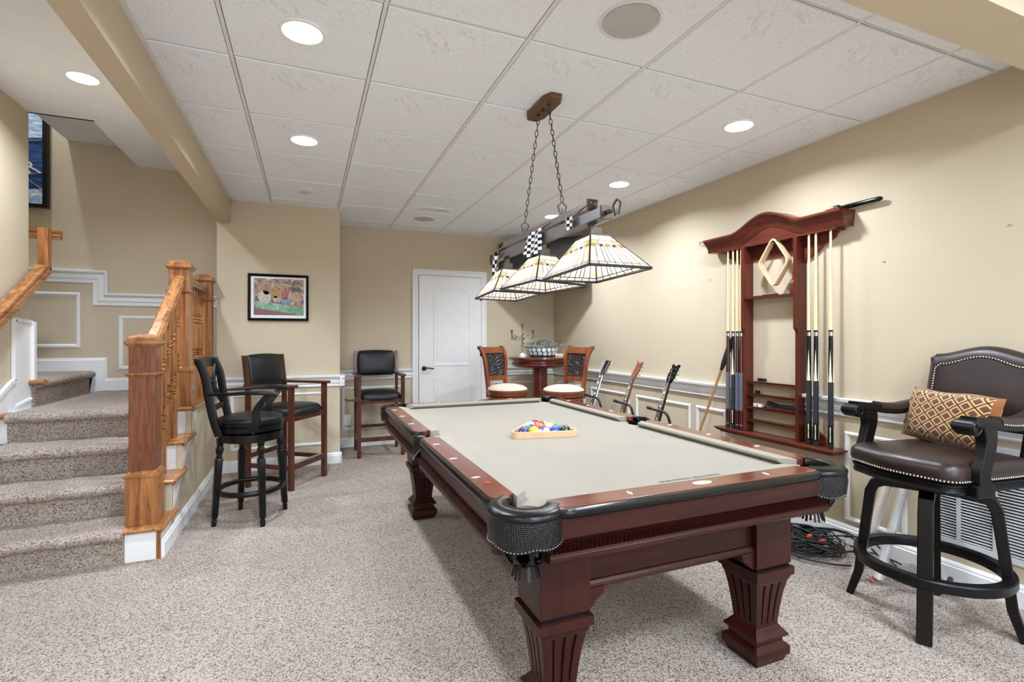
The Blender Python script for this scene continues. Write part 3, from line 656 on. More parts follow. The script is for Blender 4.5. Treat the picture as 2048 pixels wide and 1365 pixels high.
# pockets
def pocket(cx, cy, rot, a0, a1, ri, ro, side=False):
    e = child_empty('pocket', pt, (cx, cy, 0), (0, 0, rot))
    n = 24; rings = []
    prof = [(ri, .752), (ri + .004, .758), (ri + (ro-ri)*.5, .757), (ro - .01, .752), (ro, .742), (ro - .001, .732), (ro - .012, .727), (ri + .01, .727), (ri, .73)]
    for i in range(n + 1):
        a = R(a0 + (a1 - a0)*i/n); rings.append([(r*math.cos(a), r*math.sin(a), z) for r, z in prof])
    mb = MB(); mb.loft(rings); obj('leather_collar', mb, M['pocket'], e, 60)
    # shield hanging from the collar, scalloped lower edge
    mb = MB(); rings = []
    for i in range(n + 1):
        t = i/n; a = R(a0 + 2 + (a1 - a0 - 4)*t); sc = .010*abs(math.sin(t*PI*3.0)) + .012*math.sin(PI*t)
        zb = .665 - sc if not side else .70 - .075*(1 - abs(2*t - 1))
        rr = ro - .004; k = .004*math.sin(PI*t)
        rings.append([(rr*math.cos(a), rr*math.sin(a), .735), ((rr+k)*math.cos(a), (rr+k)*math.sin(a), .70), ((rr-.002)*math.cos(a), (rr-.002)*math.sin(a), zb), ((rr-.007)*math.cos(a), (rr-.007)*math.sin(a), zb), ((rr-.006)*math.cos(a), (rr-.006)*math.sin(a), .735)])
    mb.loft(rings); sh = obj('leather_shield', mb, M['weave'] if not side else M['pocket'], e, 60)
    # stitches along the edge
    mb = MB()
    for i in range(1, 40):
        t = i/40; a = R(a0 + 2 + (a1 - a0 - 4)*t); sc = .010*abs(math.sin(t*PI*3.0)) + .012*math.sin(PI*t); zb = .665 - sc if not side else .70 - .075*(1 - abs(2*t - 1))
        for z in (zb + .006,): mb.box(-.0012, -.002, -.0008, .0012, .002, .0008, M=Matrix.Translation(((ro-.003)*math.cos(a), (ro-.003)*math.sin(a), z)) @ Matrix.Rotation(a, 4, 'Z'))
    obj('stitching', mb, plainmats['stitch'], sh, kind='stuff')
    # black liner and woven strap net
    mb = MB(); mb.lathe([(ri + .012, .73), (ri + .010, .68), (ri + .0, .665)], 20); obj('pocket_liner', MB().loft([[((ri+.01)*math.cos(2*PI*j/20), (ri+.01)*math.sin(2*PI*j/20), z) for j in range(20)] for z in (.722, .66)], caps=False), M['pocket'], e, 60)
    r1 = ri + .012 if not side else ri; r2 = .030; rm = r1 + .004; ns = 9; sp = PI/ns; net = MB()
    def strap(pts, w_=.0115):
        rr = []; pts = [(a_, r_, .676 - (.676 - z_)*1.14) for a_, r_, z_ in pts]
        for (a, r, z) in pts:
            p = Vector((r*math.cos(a), r*math.sin(a), z)); t = Vector((-math.sin(a), math.cos(a), 0))*w_/2; o_ = Vector((math.cos(a), math.sin(a), 0))*.0025
            rr.append([p - t - o_, p + t - o_, p + t + o_, p - t + o_])
        net.loft(rr)
    for k in range(ns):
        a = 2*PI*k/ns
        for s in (-1, 1):
            pts = [(a, r1, .672), (a + s*sp*.25, rm, .655), (a + s*sp*.85, rm + .001, .638), (a + s*sp*1.0, rm - .004, .622), (a + s*sp*.75, r1 - .012, .606), (a + s*sp*.2, (r1+r2)/2 - .002, .594), (a, r2 + .001, .588)]
            strap(pts)
    obj('strap_net', net, M['pocket'], e, 70)
    mb = MB(); mb.lathe([(r2 + .004, .588), (r2 + .005, .575), (r2 - .002, .570)], 16)
    for k in range(18):
        a = 2*PI*k/18; r3 = r2 + .003; wob = .004*math.sin(k*2.3); p0 = Vector((r3*math.cos(a), r3*math.sin(a), .578)); p1 = Vector(((r3 + .010)*math.cos(a), (r3 + .010)*math.sin(a), .541 + wob))
        mb.bar(p0, p1, .0075, .003, up=(math.cos(a), math.sin(a), 0))
    obj('fringe', mb, M['pocket'], e, kind='stuff')
plainmats = {'stitch': plain('pale_thread', (150, 154, 160), .5)}
def weave():
    n = NT('embossed_black_leather', .32, .5); v = n.co()
    n.col(srgb(14, 14, 16)); n.b.inputs['Specular IOR Level'].default_value = .35
    ck = n.nd('ShaderNodeTexVoronoi', feature='F1'); n.ln(v, ck.inputs['Vector']); ck.inputs['Scale'].default_value = 190; ck.inputs['Randomness'].default_value = 0.25
    n.bump(n.math('SUBTRACT', 1, ck.outputs['Distance']), .9, .004); return n.m
M['weave'] = weave()
PX, PY = HX - .095, HY - .095
for cx, cy, rot in ((-PX, -PY, 0), (PX, -PY, 90), (PX, PY, 180), (-PX, PY, 270)):
    pocket(cx, cy, R(rot), 119, 331, .058, .117)
for cx, rot in ((-HX + .062, 0), (HX - .062, 180)): pocket(cx, 0, R(rot), 118, 242, .048, .078, True)
# cloth lettering
def text(name, s, size, loc, rot, mat, parent=None, ext=0.0002, align='LEFT', shear=0):
    c = bpy.data.curves.new(name, 'FONT'); c.body = s; c.size = size; c.extrude = ext; c.align_x = align; c.materials.append(mat); c.resolution_u = 3
    c.shear = shear; o = bpy.data.objects.new(name, c); COL.objects.link(o)
    bpy.context.view_layer.update(); me = bpy.data.meshes.new_from_object(o.evaluated_get(bpy.context.evaluated_depsgraph_get())); bpy.data.objects.remove(o)
    o = bpy.data.objects.new(name, me); COL.objects.link(o); o.location = loc; o.rotation_euler = rot
    if parent: o.parent = parent
    return o
t_ = text('cloth_lettering', 'DURANGO BILLIARDS', .024, (1.093 - TX, 1.356 - TY, .7546), (R(-3), 0, 0), plain('grey_print', (92, 90, 88), .8), pt)
t_.scale = (1.12, 1.0, 1)
# ------------------------------------------------------------------ balls and rack
RX, RY, RR = 1.155, 2.415, R(-10.5); BR = .0280; BZ = .7242
rack = thing('triangle_rack', 'pale wooden triangle rack on the pool table cloth holding the balls', 'ball rack', (RX, RY, BZ), RR)
def tri(r, rc, n=5):
    pts = []
    for k, a in enumerate((-150, -30, 90)):
        cx, cy = r*math.cos(R(a)), r*math.sin(R(a))
        pts += [(cx + rc*math.cos(R(a - 60 + 120*i/n)), cy + rc*math.sin(R(a - 60 + 120*i/n))) for i in range(n + 1)]
    return pts
ro_, ri_ = tri(.158, .037), tri(.158, .029); n_ = len(ro_)
mb = MB(); z0, z1 = 0.0, .033
vs = [(p[0], p[1], z) for z in (z0, z1) for p in ro_] + [(p[0], p[1], z) for z in (z0, z1) for p in ri_]; fs = []
for j in range(n_):
    k = (j + 1) % n_; fs += [(j, k, n_+k, n_+j), (2*n_+k, 2*n_+j, 3*n_+j, 3*n_+k), (n_+j, n_+k, 3*n_+k, 3*n_+j), (k, j, 2*n_+j, 2*n_+k)]
mb.add(vs, fs); obj('rack_frame', mb, M['diamondwood'], rack, 30, bevel=.001)
def ballmat(name, rgb, stripe):
    n = NT(name, .08, .6); v = n.co(); sx = n.nd('ShaderNodeSeparateXYZ'); n.ln(v, sx.inputs[0])
    c = srgb(*rgb); wh = srgb(240, 236, 226)
    col = c
    if stripe:
        m = n.math('GREATER_THAN', n.math('ABSOLUTE', sx.outputs[2]), BR*.55); col = n.mix(m, c, wh)
    # white number spots facing +x and -x
    d = n.math('GREATER_THAN', n.math('ABSOLUTE', sx.outputs[0]), BR*.86); col = n.mix(d, col, wh); n.col(col)
    n.b.inputs['Coat Weight'].default_value = .5; return n.m
cols = {1: (236, 186, 30), 2: (22, 60, 160), 3: (206, 44, 34), 4: (62, 34, 120), 5: (230, 110, 40), 6: (26, 120, 90), 7: (120, 30, 36), 8: (22, 26, 28)}
cn = {1: 'yellow', 2: 'blue', 3: 'red', 4: 'purple', 5: 'orange', 6: 'green', 7: 'maroon', 8: 'black'}
bm = {}
for k in range(1, 16): bm[k] = ballmat('ball_%s' % (cn[(k - 1) % 8 + 1] + ('_stripe' if k > 8 else '')), cols[(k-1) % 8 + 1], k > 8)
rows = [[4, 1, 10, 2, 8], [14, 3, 13, 6], [12, 5, 9], [11, 15], [7]]
where = ['the near row of the rack', 'the second row of the rack', 'the middle row of the rack', 'the fourth row of the rack', 'the far tip of the rack']
bmesh_obj = None
for i, row in enumerate(rows):
    for j, k in enumerate(row):
        x = (j - (len(row)-1)/2)*BR*2.004; y = -.0795 + i*BR*1.735
        mb = MB()
        X = RX + x*math.cos(RR) - y*math.sin(RR); Y = RY + x*math.sin(RR) + y*math.cos(RR)
        if bmesh_obj is None:
            b = obj('pool_ball', MB().ball((0, 0, 0), BR, 28, 16), bm[k], None, 180); bmesh_obj = b
        else:
            b = bmesh_obj.copy(); COL.objects.link(b)
        b.location = (X, Y, BZ + BR)
        b.material_slots[0].link = 'OBJECT'; b.material_slots[0].material = bm[k]
        rot = (R(random.uniform(0, 360)), R(random.uniform(-40, 40)), R(random.uniform(0, 360)))
        if k == 8: rot = (0, R(40), R(-115 - 22 + 25))
        if k == 10: rot = (R(90), 0, R(10))
        b.rotation_euler = rot
        kind = ('%s pool ball with a white band' if k > 8 else 'solid %s pool ball') % cn[(k-1) % 8 + 1]
        tag(b, kind + ' in ' + where[i], 'pool ball', 'racked pool balls')
        if k == 8:
            rm = Euler(rot).to_matrix(); nrm = rm @ Vector((1, 0, 0))
            if nrm.y > 0: nrm = -nrm
            tt = text('ball_number', '8', .014, (0, 0, 0), (0, 0, 0), M['black'], b, align='CENTER')
            tt.location = (BR*1.01*(1 if (rm @ Vector((1, 0, 0))).y < 0 else -1), -.0, -.005); tt.rotation_euler = (R(90), 0, R(90 if (rm @ Vector((1, 0, 0))).y < 0 else -90))
# ------------------------------------------------------------------ billiard light
bl = thing('billiard_light', 'three-shade leaded glass billiard light on pewter bars, hung by chains over the pool table', 'pendant light', (1.19, 2.45, CZ))
def B(x, y, z): return (x - 1.19, y - 2.45, z - CZ)
cp = [(-.055, -.10), (-.03, -.155), (.03, -.155), (.055, -.10), (.055, .10), (.03, .155), (-.03, .155), (-.055, .10)]
mb = MB(); mb.loft([[(p[0]*k, p[1]*k2, z) for p in cp] for k, k2, z in ((1, 1, 0.002), (1, 1, -.02), (.92, .97, -.026))])
cnp = obj('canopy', mb, M['bronze'], bl, bevel=.002)
mb = MB()
for y in (-.065, 0, .065): mb.lathe([(.006, -.025), (.009, -.028), (.009, -.034), (.004, -.042)], 10, (0, y, 0))
obj('canopy_finial', mb, M['pewter'], cnp, 40)
link = MB(); lp = [(.0075*math.cos(a), 0, .019*(1 if math.sin(a) > 0 else -1)*min(1, abs(math.sin(a))*1.0)**.8) for a in [2*PI*i/14 for i in range(14)]]
link.tube(lp, .0022, 5, closed=True)
def chain(p0, p1):
    e = child_empty('chain', bl); p0 = Vector(p0); p1 = Vector(p1); L_ = (p1 - p0).length; n = int(L_/.031); d = (p1 - p0).normalized()
    q = d.to_track_quat('Z', 'Y'); first = None
    for i in range(n):
        if first is None: o = obj('chain_link', link, M['pewter'], e, 60); first = o; o.rotation_mode = 'QUATERNION'
        else: o = first.copy(); COL.objects.link(o); o.parent = e
        from mathutils import Quaternion
        o.location = p0 + d*(i + .5)*L_/n; o.rotation_quaternion = q @ Quaternion((0, 0, 1), R(90*(i % 2) + 20))
def pentagon(c, s=1, ax='x', parent=None, name='hook_ring'):
    pts = [(0, .030), (.024, .012), (.011, -.028), (-.011, -.028), (-.024, .012)]
    mb = MB(); P_ = [Vector(c) + (Vector((a*s, 0, b*s)) if ax == 'x' else Vector((0, a*s, b*s))) for a, b in pts]
    for a, b in zip(P_, P_[1:] + P_[:1]): mb.bar(a, b, .006, .006, up=(0, 1, .1))
    mb.bar(P_[2] + (P_[3]-P_[2])*.5, P_[2] + (P_[3]-P_[2])*.5 + Vector((0, 0, .028)), .004, .004)
    return obj(name, mb, M['pewter'], parent or bl)
for yc, yr in ((2.385, 2.235), (2.515, 2.70)):
    chain(B(1.19, yc, CZ - .045), B(1.19, yr, 1.925)); pentagon(B(1.19, yr, 1.893))
    obj('hanger_post', MB().box(*B(1.186, yr - .006, 1.77), *B(1.194, yr + .006, 1.866)), M['pewter'], bl)
obj('upper_bar', MB().box(*B(1.172, 1.955, 1.819), *B(1.208, 3.02, 1.857)), M['nickel'], bl, bevel=.002)
obj('lower_bar', MB().box(*B(1.165, 1.84, 1.757), *B(1.215, 3.20, 1.803)), M['nickel'], bl, bevel=.002)
for y, s in ((1.953, 1), (3.022, -1)):
    mb = MB(); mb.loft([[B(1.19 + a*.026, y, 1.838 + b*.026) for a, b in ((-1, -1), (1, -1), (1, 1), (-1, 1))], [B(1.19 + a*.026, y - s*.010, 1.838 + b*.026) for a, b in ((-1, -1), (1, -1), (1, 1), (-1, 1))], [B(1.19 + a*.003, y - s*.026, 1.838 + b*.003) for a, b in ((-1, -1), (1, -1), (1, 1), (-1, 1))]])
    obj('bar_finial', mb, M['pewter'], bl)
for y, s in ((1.84, 1), (3.20, -1)):
    mb = MB(); mb.box(*B(1.162, y - .012, 1.752), *B(1.218, y, 1.808)) if s > 0 else mb.box(*B(1.162, y, 1.752), *B(1.218, y + .012, 1.808))
    mb.ball(B(1.19, y - s*.025, 1.778), .011); mb.ball(B(1.19, y - s*.045, 1.774), .008)
    obj('end_block', mb, M['pewter'], bl, 50); pentagon(B(1.19, y - s*.085, 1.782), 1.15, 'y')
# shades
poseS = [((1.197, 1.949, 1.526), (-1.8, -.1, -1.5)), ((1.192, 2.483, 1.517), (-.6, 2.4, 2.2)), ((1.184, 2.987, 1.506), (-1.7, 1.5, -4.0))]
W2, D2, HS, T1, T2 = .149, .2255, .165, .048, .062
def shade(pos, rot):
    e = child_empty('glass_shade', bl, B(*pos), tuple(R(a) for a in rot))
    def side(u, v, k, d=0.0):
        """u -1..1 along the side, v 0 bottom..1 top"""
        hx = W2 + (T1 - W2)*v; hy = D2 + (T2 - D2)*v; z = HS*v
        nx = {0: (0, -1), 1: (1, 0), 2: (0, 1), 3: (-1, 0)}[k]
        if k == 0: p = (u*hx, -hy, z)
        elif k == 1: p = (hx, u*hy, z)
        elif k == 2: p = (-u*hx, hy, z)
        else: p = (-hx, -u*hy, z)
        return Vector(p) + Vector((nx[0]*d, nx[1]*d, d*.8))
    # panes: (u0,u1 at bottom; u0,u1 at top; v0,v1; material)
    c, w_, g_, a_, b_ = 'g_cream', 'g_white', 'g_green', 'g_amber', 'g_brown'
    P_ = []
    us = [-1, -.84, -.62, -.18, .18, .62, .84, 1]
    kind = [c, w_, c, w_, c, w_, c]
    # border row
    bu = [-1, -.7, -.42, -.14, .14, .42, .7, 1]
    for i in range(7): P_.append((bu[i], bu[i+1], bu[i], bu[i+1], 0, .10, w_ if i % 2 == 0 else c))
    mu = [-1, -.72, -.46, -.30, -.12, .12, .30, .46, .72, 1]
    for i in range(9):
        m = (c, w_, c, w_, c, w_, c, w_, c)[i]; P_.append((mu[i], mu[i+1], mu[i], mu[i+1], .10, .60, m))
    for i in range(9): P_.append((mu[i], mu[i+1], mu[i], mu[i+1], .60, .665, a_ if i in (0, 8, 4) else (b_ if i in (2, 6) else c)))
    for i, (x0, x1) in enumerate(((-1, -.5), (-.5, 0), (0, .5), (.5, 1))):
        P_.append((x0, x1, x0, x1, .665, .80, g_ if i in (0, 3) else c))
    for i, (x0, x1) in enumerate(((-1, -.34), (-.34, .34), (.34, 1))): P_.append((x0, x1, x0, x1, .80, 1, c))
    for k in range(4):
        for (a0, a1, b0, b1, v0, v1, m) in P_:
            gp = .018; gv = .008
            q = [side(a0 + gp, v0 + gv, k), side(a1 - gp, v0 + gv, k), side(b1 - gp, v1 - gv, k), side(b0 + gp, v1 - gv, k)]
            r = [side(a0 + gp, v0 + gv, k, .002), side(a1 - gp, v0 + gv, k, .002), side(b1 - gp, v1 - gv, k, .002), side(b0 + gp, v1 - gv, k, .002)]
            obj('glass_pane', MB().loft([q, r]), M[m], e)
    # lead lines, edge and corner cames
    mb = MB()
    def line(p, q, r=.0016): mb.bar(p, q, r*2, r*2, up=(.3, .2, 1))
    for k in range(4):
        for v in (.10, .60, .665, .80): line(side(-1, v, k), side(1, v, k))
        for u in mu[1:-1]: line(side(u, .10, k), side(u, .665, k), .0013)
        for u in bu[1:-1]: line(side(u, 0, k), side(u, .10, k), .0013)
        for u in (-.5, 0, .5): line(side(u, .665, k), side(u, .80, k), .0013)
        for u in (-.34, .34): line(side(u, .8, k), side(u, 1, k), .0013)
        line(side(-1, 0, k), side(-1, 1, k), .003)
    for k in range(4): line(side(-1.0, 0, k) , side(1.0, 0, k), .0045)
    obj('lead_came', mb, M['lead'], e, kind='stuff')
    mb = MB(); mb.loft([[(a*(T1 + .006), b*(T2 + .006), z) for a, b in ((-1, -1), (1, -1), (1, 1), (-1, 1))] for z in (HS - .006, HS + .006)]); mb.box(-.03, -.035, HS, .03, .035, HS + .045); mb.box(-.016, -.016, HS + .04, .016, .016, HS + .10)
    obj('shade_cap', mb, M['pewter'], e, bevel=.002)
    mb = MB(); mb.lathe([(.012, HS - .01), (.014, HS - .04), (.028, HS - .07), (.03, HS - .085), (.02, HS - .105), (.004, HS - .11)], 14); obj('light_bulb', mb, M['bulb'], e, 60)
    Lp = bpy.data.lights.new('shade_bulb', 'POINT'); Lp.energy = SHADE_W; Lp.color = (1, .9, .76); Lp.shadow_soft_size = .03
    lo = bpy.data.objects.new('shade_bulb', Lp); COL.objects.link(lo); lo.parent = e; lo.location = (0, 0, .02)
for p, r in poseS: shade(p, r)
# chequered flags on sticks
def flag(label, pts_top, drop, n, width_pts, stick, loc):
    t = thing('chequered_flag', label, 'flag', loc)
    mb = MB(); cols_, rows_ = n
    def Pt(i, j):
        s = i/cols_; k = j/rows_; x, y = width_pts(s, k); return (x, y, -drop*k)
    for i in range(cols_):
        for j in range(rows_):
            for a in range(1):
                q = [Pt(i, j), Pt(i+1, j), Pt(i+1, j+1), Pt(i, j+1)]; b = [(p[0] + .0015, p[1] + .0015, p[2]) for p in q]
                mb.loft([q, b], (i + j) % 2)
    obj('flag_cloth', mb, [M['mat'], M['black']], t)
    a, b = stick; obj('flag_stick', MB().tube([a, b], .0035, 6), M['tanwood'], t, 60)
    return t
flag('large black and white chequered flag draped over the middle of the billiard light bar', None, .135, (7, 8), lambda s, k: (-.012 - .010*math.sin(s*9 + k*2) - .02*k, .085 - .17*s + .03*(s - .5)*-k), ((0, .10, -.004), (.01, -.14, .02)), (1.16, 2.47, 1.822))
flag('bunched chequered flag hanging off the far end of the billiard light bar', None, .20, (4, 8), lambda s, k: (-.01 - .012*math.sin(s*7 + k*3), (.05 - .10*s)*(1 - .55*k) + .05*k), ((0, .09, .0), (0, -.16, .03)), (1.155, 3.05, 1.80))
flag('small scrap of chequered flag beside the nearest glass shade', None, .06, (4, 4), lambda s, k: (-.01 - .006*math.sin(s*7), .035 - .07*s), ((0, .04, .01), (.02, -.15, .035)), (1.155, 2.08, 1.81))
# ------------------------------------------------------------------ ceiling fittings
def disc_fit(name, label, x, y, z, r, mat, cat, grp=None):
    t = thing(name, label, cat, (x, y, z), 0, grp)
    obj('grille', MB().lathe([(r*.9, -.002), (r*.9, -.008), (r*.3, -.012), (.01, -.012)], 36), mat, t, 40)
    obj('trim_ring', MB().loft([[(q*math.cos(2*PI*i/36), q*math.sin(2*PI*i/36), zz) for i in range(36)] for q, zz in ((r*1.03, .001), (r*1.02, -.006), (r*.95, -.009), (r*.9, -.004))], caps=False), M['tee'], t, 40)
    return t
disc_fit('ceiling_speaker', 'large round grey speaker grille in the ceiling at the top of the photo', 1.19, 1.66, CZ, .122, M['grille'], 'ceiling speaker')
disc_fit('ceiling_speaker', 'small round grey speaker grille in the ceiling behind the slatted vent', 1.142, 5.25, CZ, .115, M['grille'], 'ceiling speaker')
t = disc_fit('unlit_ceiling_light', 'unlit white eyeball light in the far ceiling above the bump-out wall', -.021, 4.655, CZ, .10, M['white'], 'ceiling light')
obj('eyeball', MB().ball((0, 0, -.004), .055, 20, 10, sc=(1, 1, .35)), M['ventpaint'], t, 60)
t = thing('ceiling_vent', 'slatted rectangular air vent in the ceiling before the back wall', 'air vent', (1.155, 4.85, CZ))
obj('vent_frame', MB().box(-.175, -.075, -.006, .175, -.055, 0).box(-.175, .055, -.006, .175, .075, 0).box(-.175, -.055, -.006, -.15, .055, 0).box(.15, -.055, -.006, .175, .055, 0).box(-.008, -.055, -.006, .008, .055, 0), M['white'], t)
obj('vent_shade_sheet', MB().box(-.15, -.055, -.001, .15, .055, .002), M['gapshade'], t)  # thin dark sheet paints the shade behind the slats
for i in range(22):
    x = -.142 + i*.0135
    if abs(x) < .009: continue
    s = 1 if x < 0 else -1
    obj('vent_slat', MB().loft([[(x, -.054, -.0015), (x + .002, -.054, -.0015), (x + .002 + .003*s, -.054, -.008), (x + .003*s, -.054, -.008)], [(x, .054, -.0015), (x + .002, .054, -.0015), (x + .002 + .003*s, .054, -.008), (x + .003*s, .054, -.008)]]), M['white'], t)
# return air grille low on the right wall
t = thing('return_air_grille', 'large white louvred air grille low on the right wall behind the brown bar stool', 'air vent', (WX, 1.0, .19))
GW = [(.575, .552), (.47 - .004, .466 - .010)]
yl, yr, gh = .575, -.45, .53
mb = MB(); mb.box(-.014, yr, 0, 0, yl, .03).box(-.014, yr, gh - .03, 0, yl, gh).box(-.014, yl - .025, .03, 0, yl, gh - .03).box(-.014, yr, .03, 0, yr + .025, gh - .03); obj('grille_frame', mb, M['ventpaint'], t, bevel=.002)
divs = [.466, .322, .178, .034, -.11, -.254]
obj('grille_shade_sheet', MB().box(-.003, yr, .01, -.001, yl, gh - .01), M['gapshade'], t)  # flat dark sheet on the wall, painted shade between the louvres
for y in divs: obj('grille_mullion', MB().box(-.013, y - .008, .03, -.002, y + .008, gh - .03), M['ventpaint'], t)
b_ = [yl - .025] + divs + [yr + .025]
for i in range(len(b_) - 1):
    y1, y0 = b_[i] - .008, b_[i+1] + .008; mb = MB(); z = .036
    while z < gh - .035:
        mb.loft([[(-.003, y0, z + .003), (-.0045, y0, z + .005), (-.013, y0, z + .0), (-.0115, y0, z - .002)], [(-.003, y1, z + .003), (-.0045, y1, z + .005), (-.013, y1, z + .0), (-.0115, y1, z - .002)]]); z += .0145
    obj('louvre_slats', mb, M['ventpaint'], t, kind='stuff')
# outlet
t = thing('electrical_outlet', 'white power outlet inside the panel frame on the back wall below the spectator chair', 'outlet', (.417, WY - .001, .25))
obj('cover_plate', MB().box(-.035, -.006, 0, .035, 0, .115), M['white'], t, bevel=.002)
for z in (.033, .08): obj('socket', MB().loft([[(.014*math.cos(a), q, z + .016*math.sin(a)) for a in [2*PI*i/12 for i in range(12)]] for q in (-.006, -.009)]).box(-.006, -.0095, z - .006, -.004, -.009, z + .006).box(.004, -.0095, z - .006, .006, -.009, z + .006), M['mat'], t)
for y, z, lab in ((4.53, 1.767, 'tiny nail in the right wall just beside the glass shades'), (3.146, 1.71, 'tiny screw in the right wall left of the cue rack'), (1.82, 1.673, 'tiny screw in the right wall right of the cue rack below the bridge stick'), (1.271, 1.765, 'tiny white screw in the right wall at the far right of the photo')):
    o = obj('wall_screw', MB().lathe([(.005, 0), (.004, .006), (.001, .008)], 8, M=Matrix.Translation((WX, y, z)) @ Matrix.Rotation(R(-90), 4, 'Y')), M['chrome'], None, 40); tag(o, lab, 'screw')
# ------------------------------------------------------------------ pictures and TV
t = thing('framed_print', 'black framed print with white mat hanging on the wall behind the spectator chair', 'picture', (-.252, BY, 1.618))
w_, h_ = .522/2, .438/2
mb = MB(); FR = [(0, 0), (.022, 0), (.026, .008), (.018, .016), (.014, .024), (0, .024)]; rings = []
for sx_, sz_ in ((-1, -1), (1, -1), (1, 1), (-1, 1)): rings.append([(sx_*(w_ - q), -.002 - d, sz_*(h_ - q)) for d, q in FR])
mb.loft(rings, closed=True); obj('picture_frame', mb, M['blackgloss'], t)
obj('mat_board', MB().box(-w_ + .02, -.010, -h_ + .02, w_ - .02, -.006, h_ - .02), M['mat'], t)
def paint():
    n = NT('billiard_room_print', .35, .4); v = n.co(); sx = n.nd('ShaderNodeSeparateXYZ'); n.ln(v, sx.inputs[0])
    a = n.noise(v, 17, 5, .65, 1.0); b = n.noise(n.co(loc=(3, 1, 2)), 11, 3, .6, .6)
    top = n.ramp(a, [(.30, srgb(56, 48, 56)), (.43, srgb(104, 84, 72)), (.50, srgb(176, 146, 120)), (.56, srgb(150, 104, 80)), (.62, srgb(206, 194, 180))])
    top = n.mix(n.ramp(b, [(.55, (0, 0, 0, 1)), (.62, (1, 1, 1, 1))]), top, srgb(70, 62, 78))
    gr = n.ramp(b, [(.35, srgb(84, 126, 86)), (.6, srgb(120, 158, 126)), (.7, srgb(136, 170, 172))])
    edge = n.math('ADD', sx.outputs[2], n.math('MULTIPLY', sx.outputs[0], .12))
    c = n.mix(n.math('LESS_THAN', edge, -.060), top, gr)
    c = n.mix(n.math('LESS_THAN', n.math('ADD', sx.outputs[2], n.math('MULTIPLY', sx.outputs[0], .16)), -.132), c, srgb(118, 78, 70))
    band = n.math('LESS_THAN', n.math('ABSOLUTE', n.math('ADD', edge, .056)), .004); c = n.mix(band, c, srgb(132, 98, 70)); n.col(c); return n.m
art = obj('print_sheet', MB().box(-w_ + .048, -.0112, -h_ + .052, w_ - .044, -.0100, h_ - .042), paint(), t)
# plain shapes of a generic billiard scene: a hanging lamp, a few balls and seated shapes
def flat(pts, y, mat): obj('print_shape', MB().loft([[(p[0], y, p[1]) for p in pts], [(p[0], y - .0003, p[1]) for p in pts]]), mat, t)
ell = lambda cx, cz, rx, rz, n=16: [(cx + rx*math.cos(2*PI*i/n), cz + rz*math.sin(2*PI*i/n)) for i in range(n)]
pm = lambda nm, c: plain(nm, tuple(int(q*.8) for q in c), .4, var=.55, scale=75)
flat([(.02, .135), (.10, .135), (.125, .105), (.0, .105)], -.0113, pm('printed_lampshade', (206, 192, 120)))
for cx, cz, rx, rz, c in ((-.12, .00, .055, .062, (222, 212, 198)), (-.105, .075, .034, .05, (176, 140, 106)), (-.03, .045, .04, .05, (200, 140, 78)), (.055, .03, .036, .042, (196, 104, 74)), (.15, .01, .042, .055, (206, 170, 140)), (-.03, -.015, .022, .03, (218, 196, 176)), (.06, -.03, .05, .028, (136, 164, 190))):
    flat(ell(cx, cz, rx, rz), -.0114, pm('printed_figure', c))
for cx, cz, c in ((-.13, -.105, (240, 240, 236)), (-.01, -.10, (236, 240, 232)), (.055, -.082, (235, 235, 235)), (.09, -.12, (40, 60, 40))): flat(ell(cx, cz, .007, .007, 10), -.0118, pm('printed_ball', c))
t = thing('blue_painting', 'dark framed blue and white lettered painting high in the stairwell', 'picture', (-2.62, SWY, 2.9))
w_, h_ = .505, .52
obj('painting_frame', MB().box(-w_, -.05, -h_, w_, -.001, -h_ + .03).box(-w_, -.05, h_ - .03, w_, -.001, h_).box(-w_, -.05, -h_ + .03, -w_ + .03, -.001, h_ - .03).box(w_ - .035, -.05, -h_ + .03, w_, -.001, h_ - .03), M['espresso'], t)
def bluemat():
    n = NT('blue_brushwork', .5, .4); v = n.co(); sx = n.nd('ShaderNodeSeparateXYZ'); n.ln(v, sx.inputs[0]); a = n.noise(n.co((1, 1, 3)), 9, 5, .65, 1.2)
    sky = n.ramp(a, [(.35, srgb(92, 150, 200)), (.5, srgb(170, 190, 206)), (.62, srgb(226, 230, 232))]); dk = n.ramp(a, [(.35, srgb(16, 34, 70)), (.55, srgb(28, 70, 128)), (.7, srgb(60, 112, 170))])
    h = n.math('ADD', sx.outputs[2], n.math('MULTIPLY', sx.outputs[0], -.16))
    m = n.math('MULTIPLY', n.math('LESS_THAN', h, .02), n.math('GREATER_THAN', h, -.43)); n.col(n.mix(m, sky, dk)); n.bump(a, .3, .004); return n.m
obj('canvas', MB().box(-w_ + .03, -.044, -h_ + .03, w_ - .035, -.02, h_ - .03), bluemat(), t)
wh = plain('white_paint_strokes', (206, 206, 198), .6)
tx = text('painted_letters', 'STAR', .17, (.466, -.045, -.215), (R(90), R(-12), 0), wh, t, .001, 'RIGHT', -.35)
obj('painted_line', MB().bar((-.47, -.046, -.08), (.465, -.046, .065), .002, .018, up=(0, -1, 0)).bar((.465, -.046, -.22), (.33, -.046, -.25), .002, .014, up=(0, -1, 0)).bar((.33, -.046, -.25), (.465, -.046, -.36), .002, .014, up=(0, -1, 0)), wh, t)
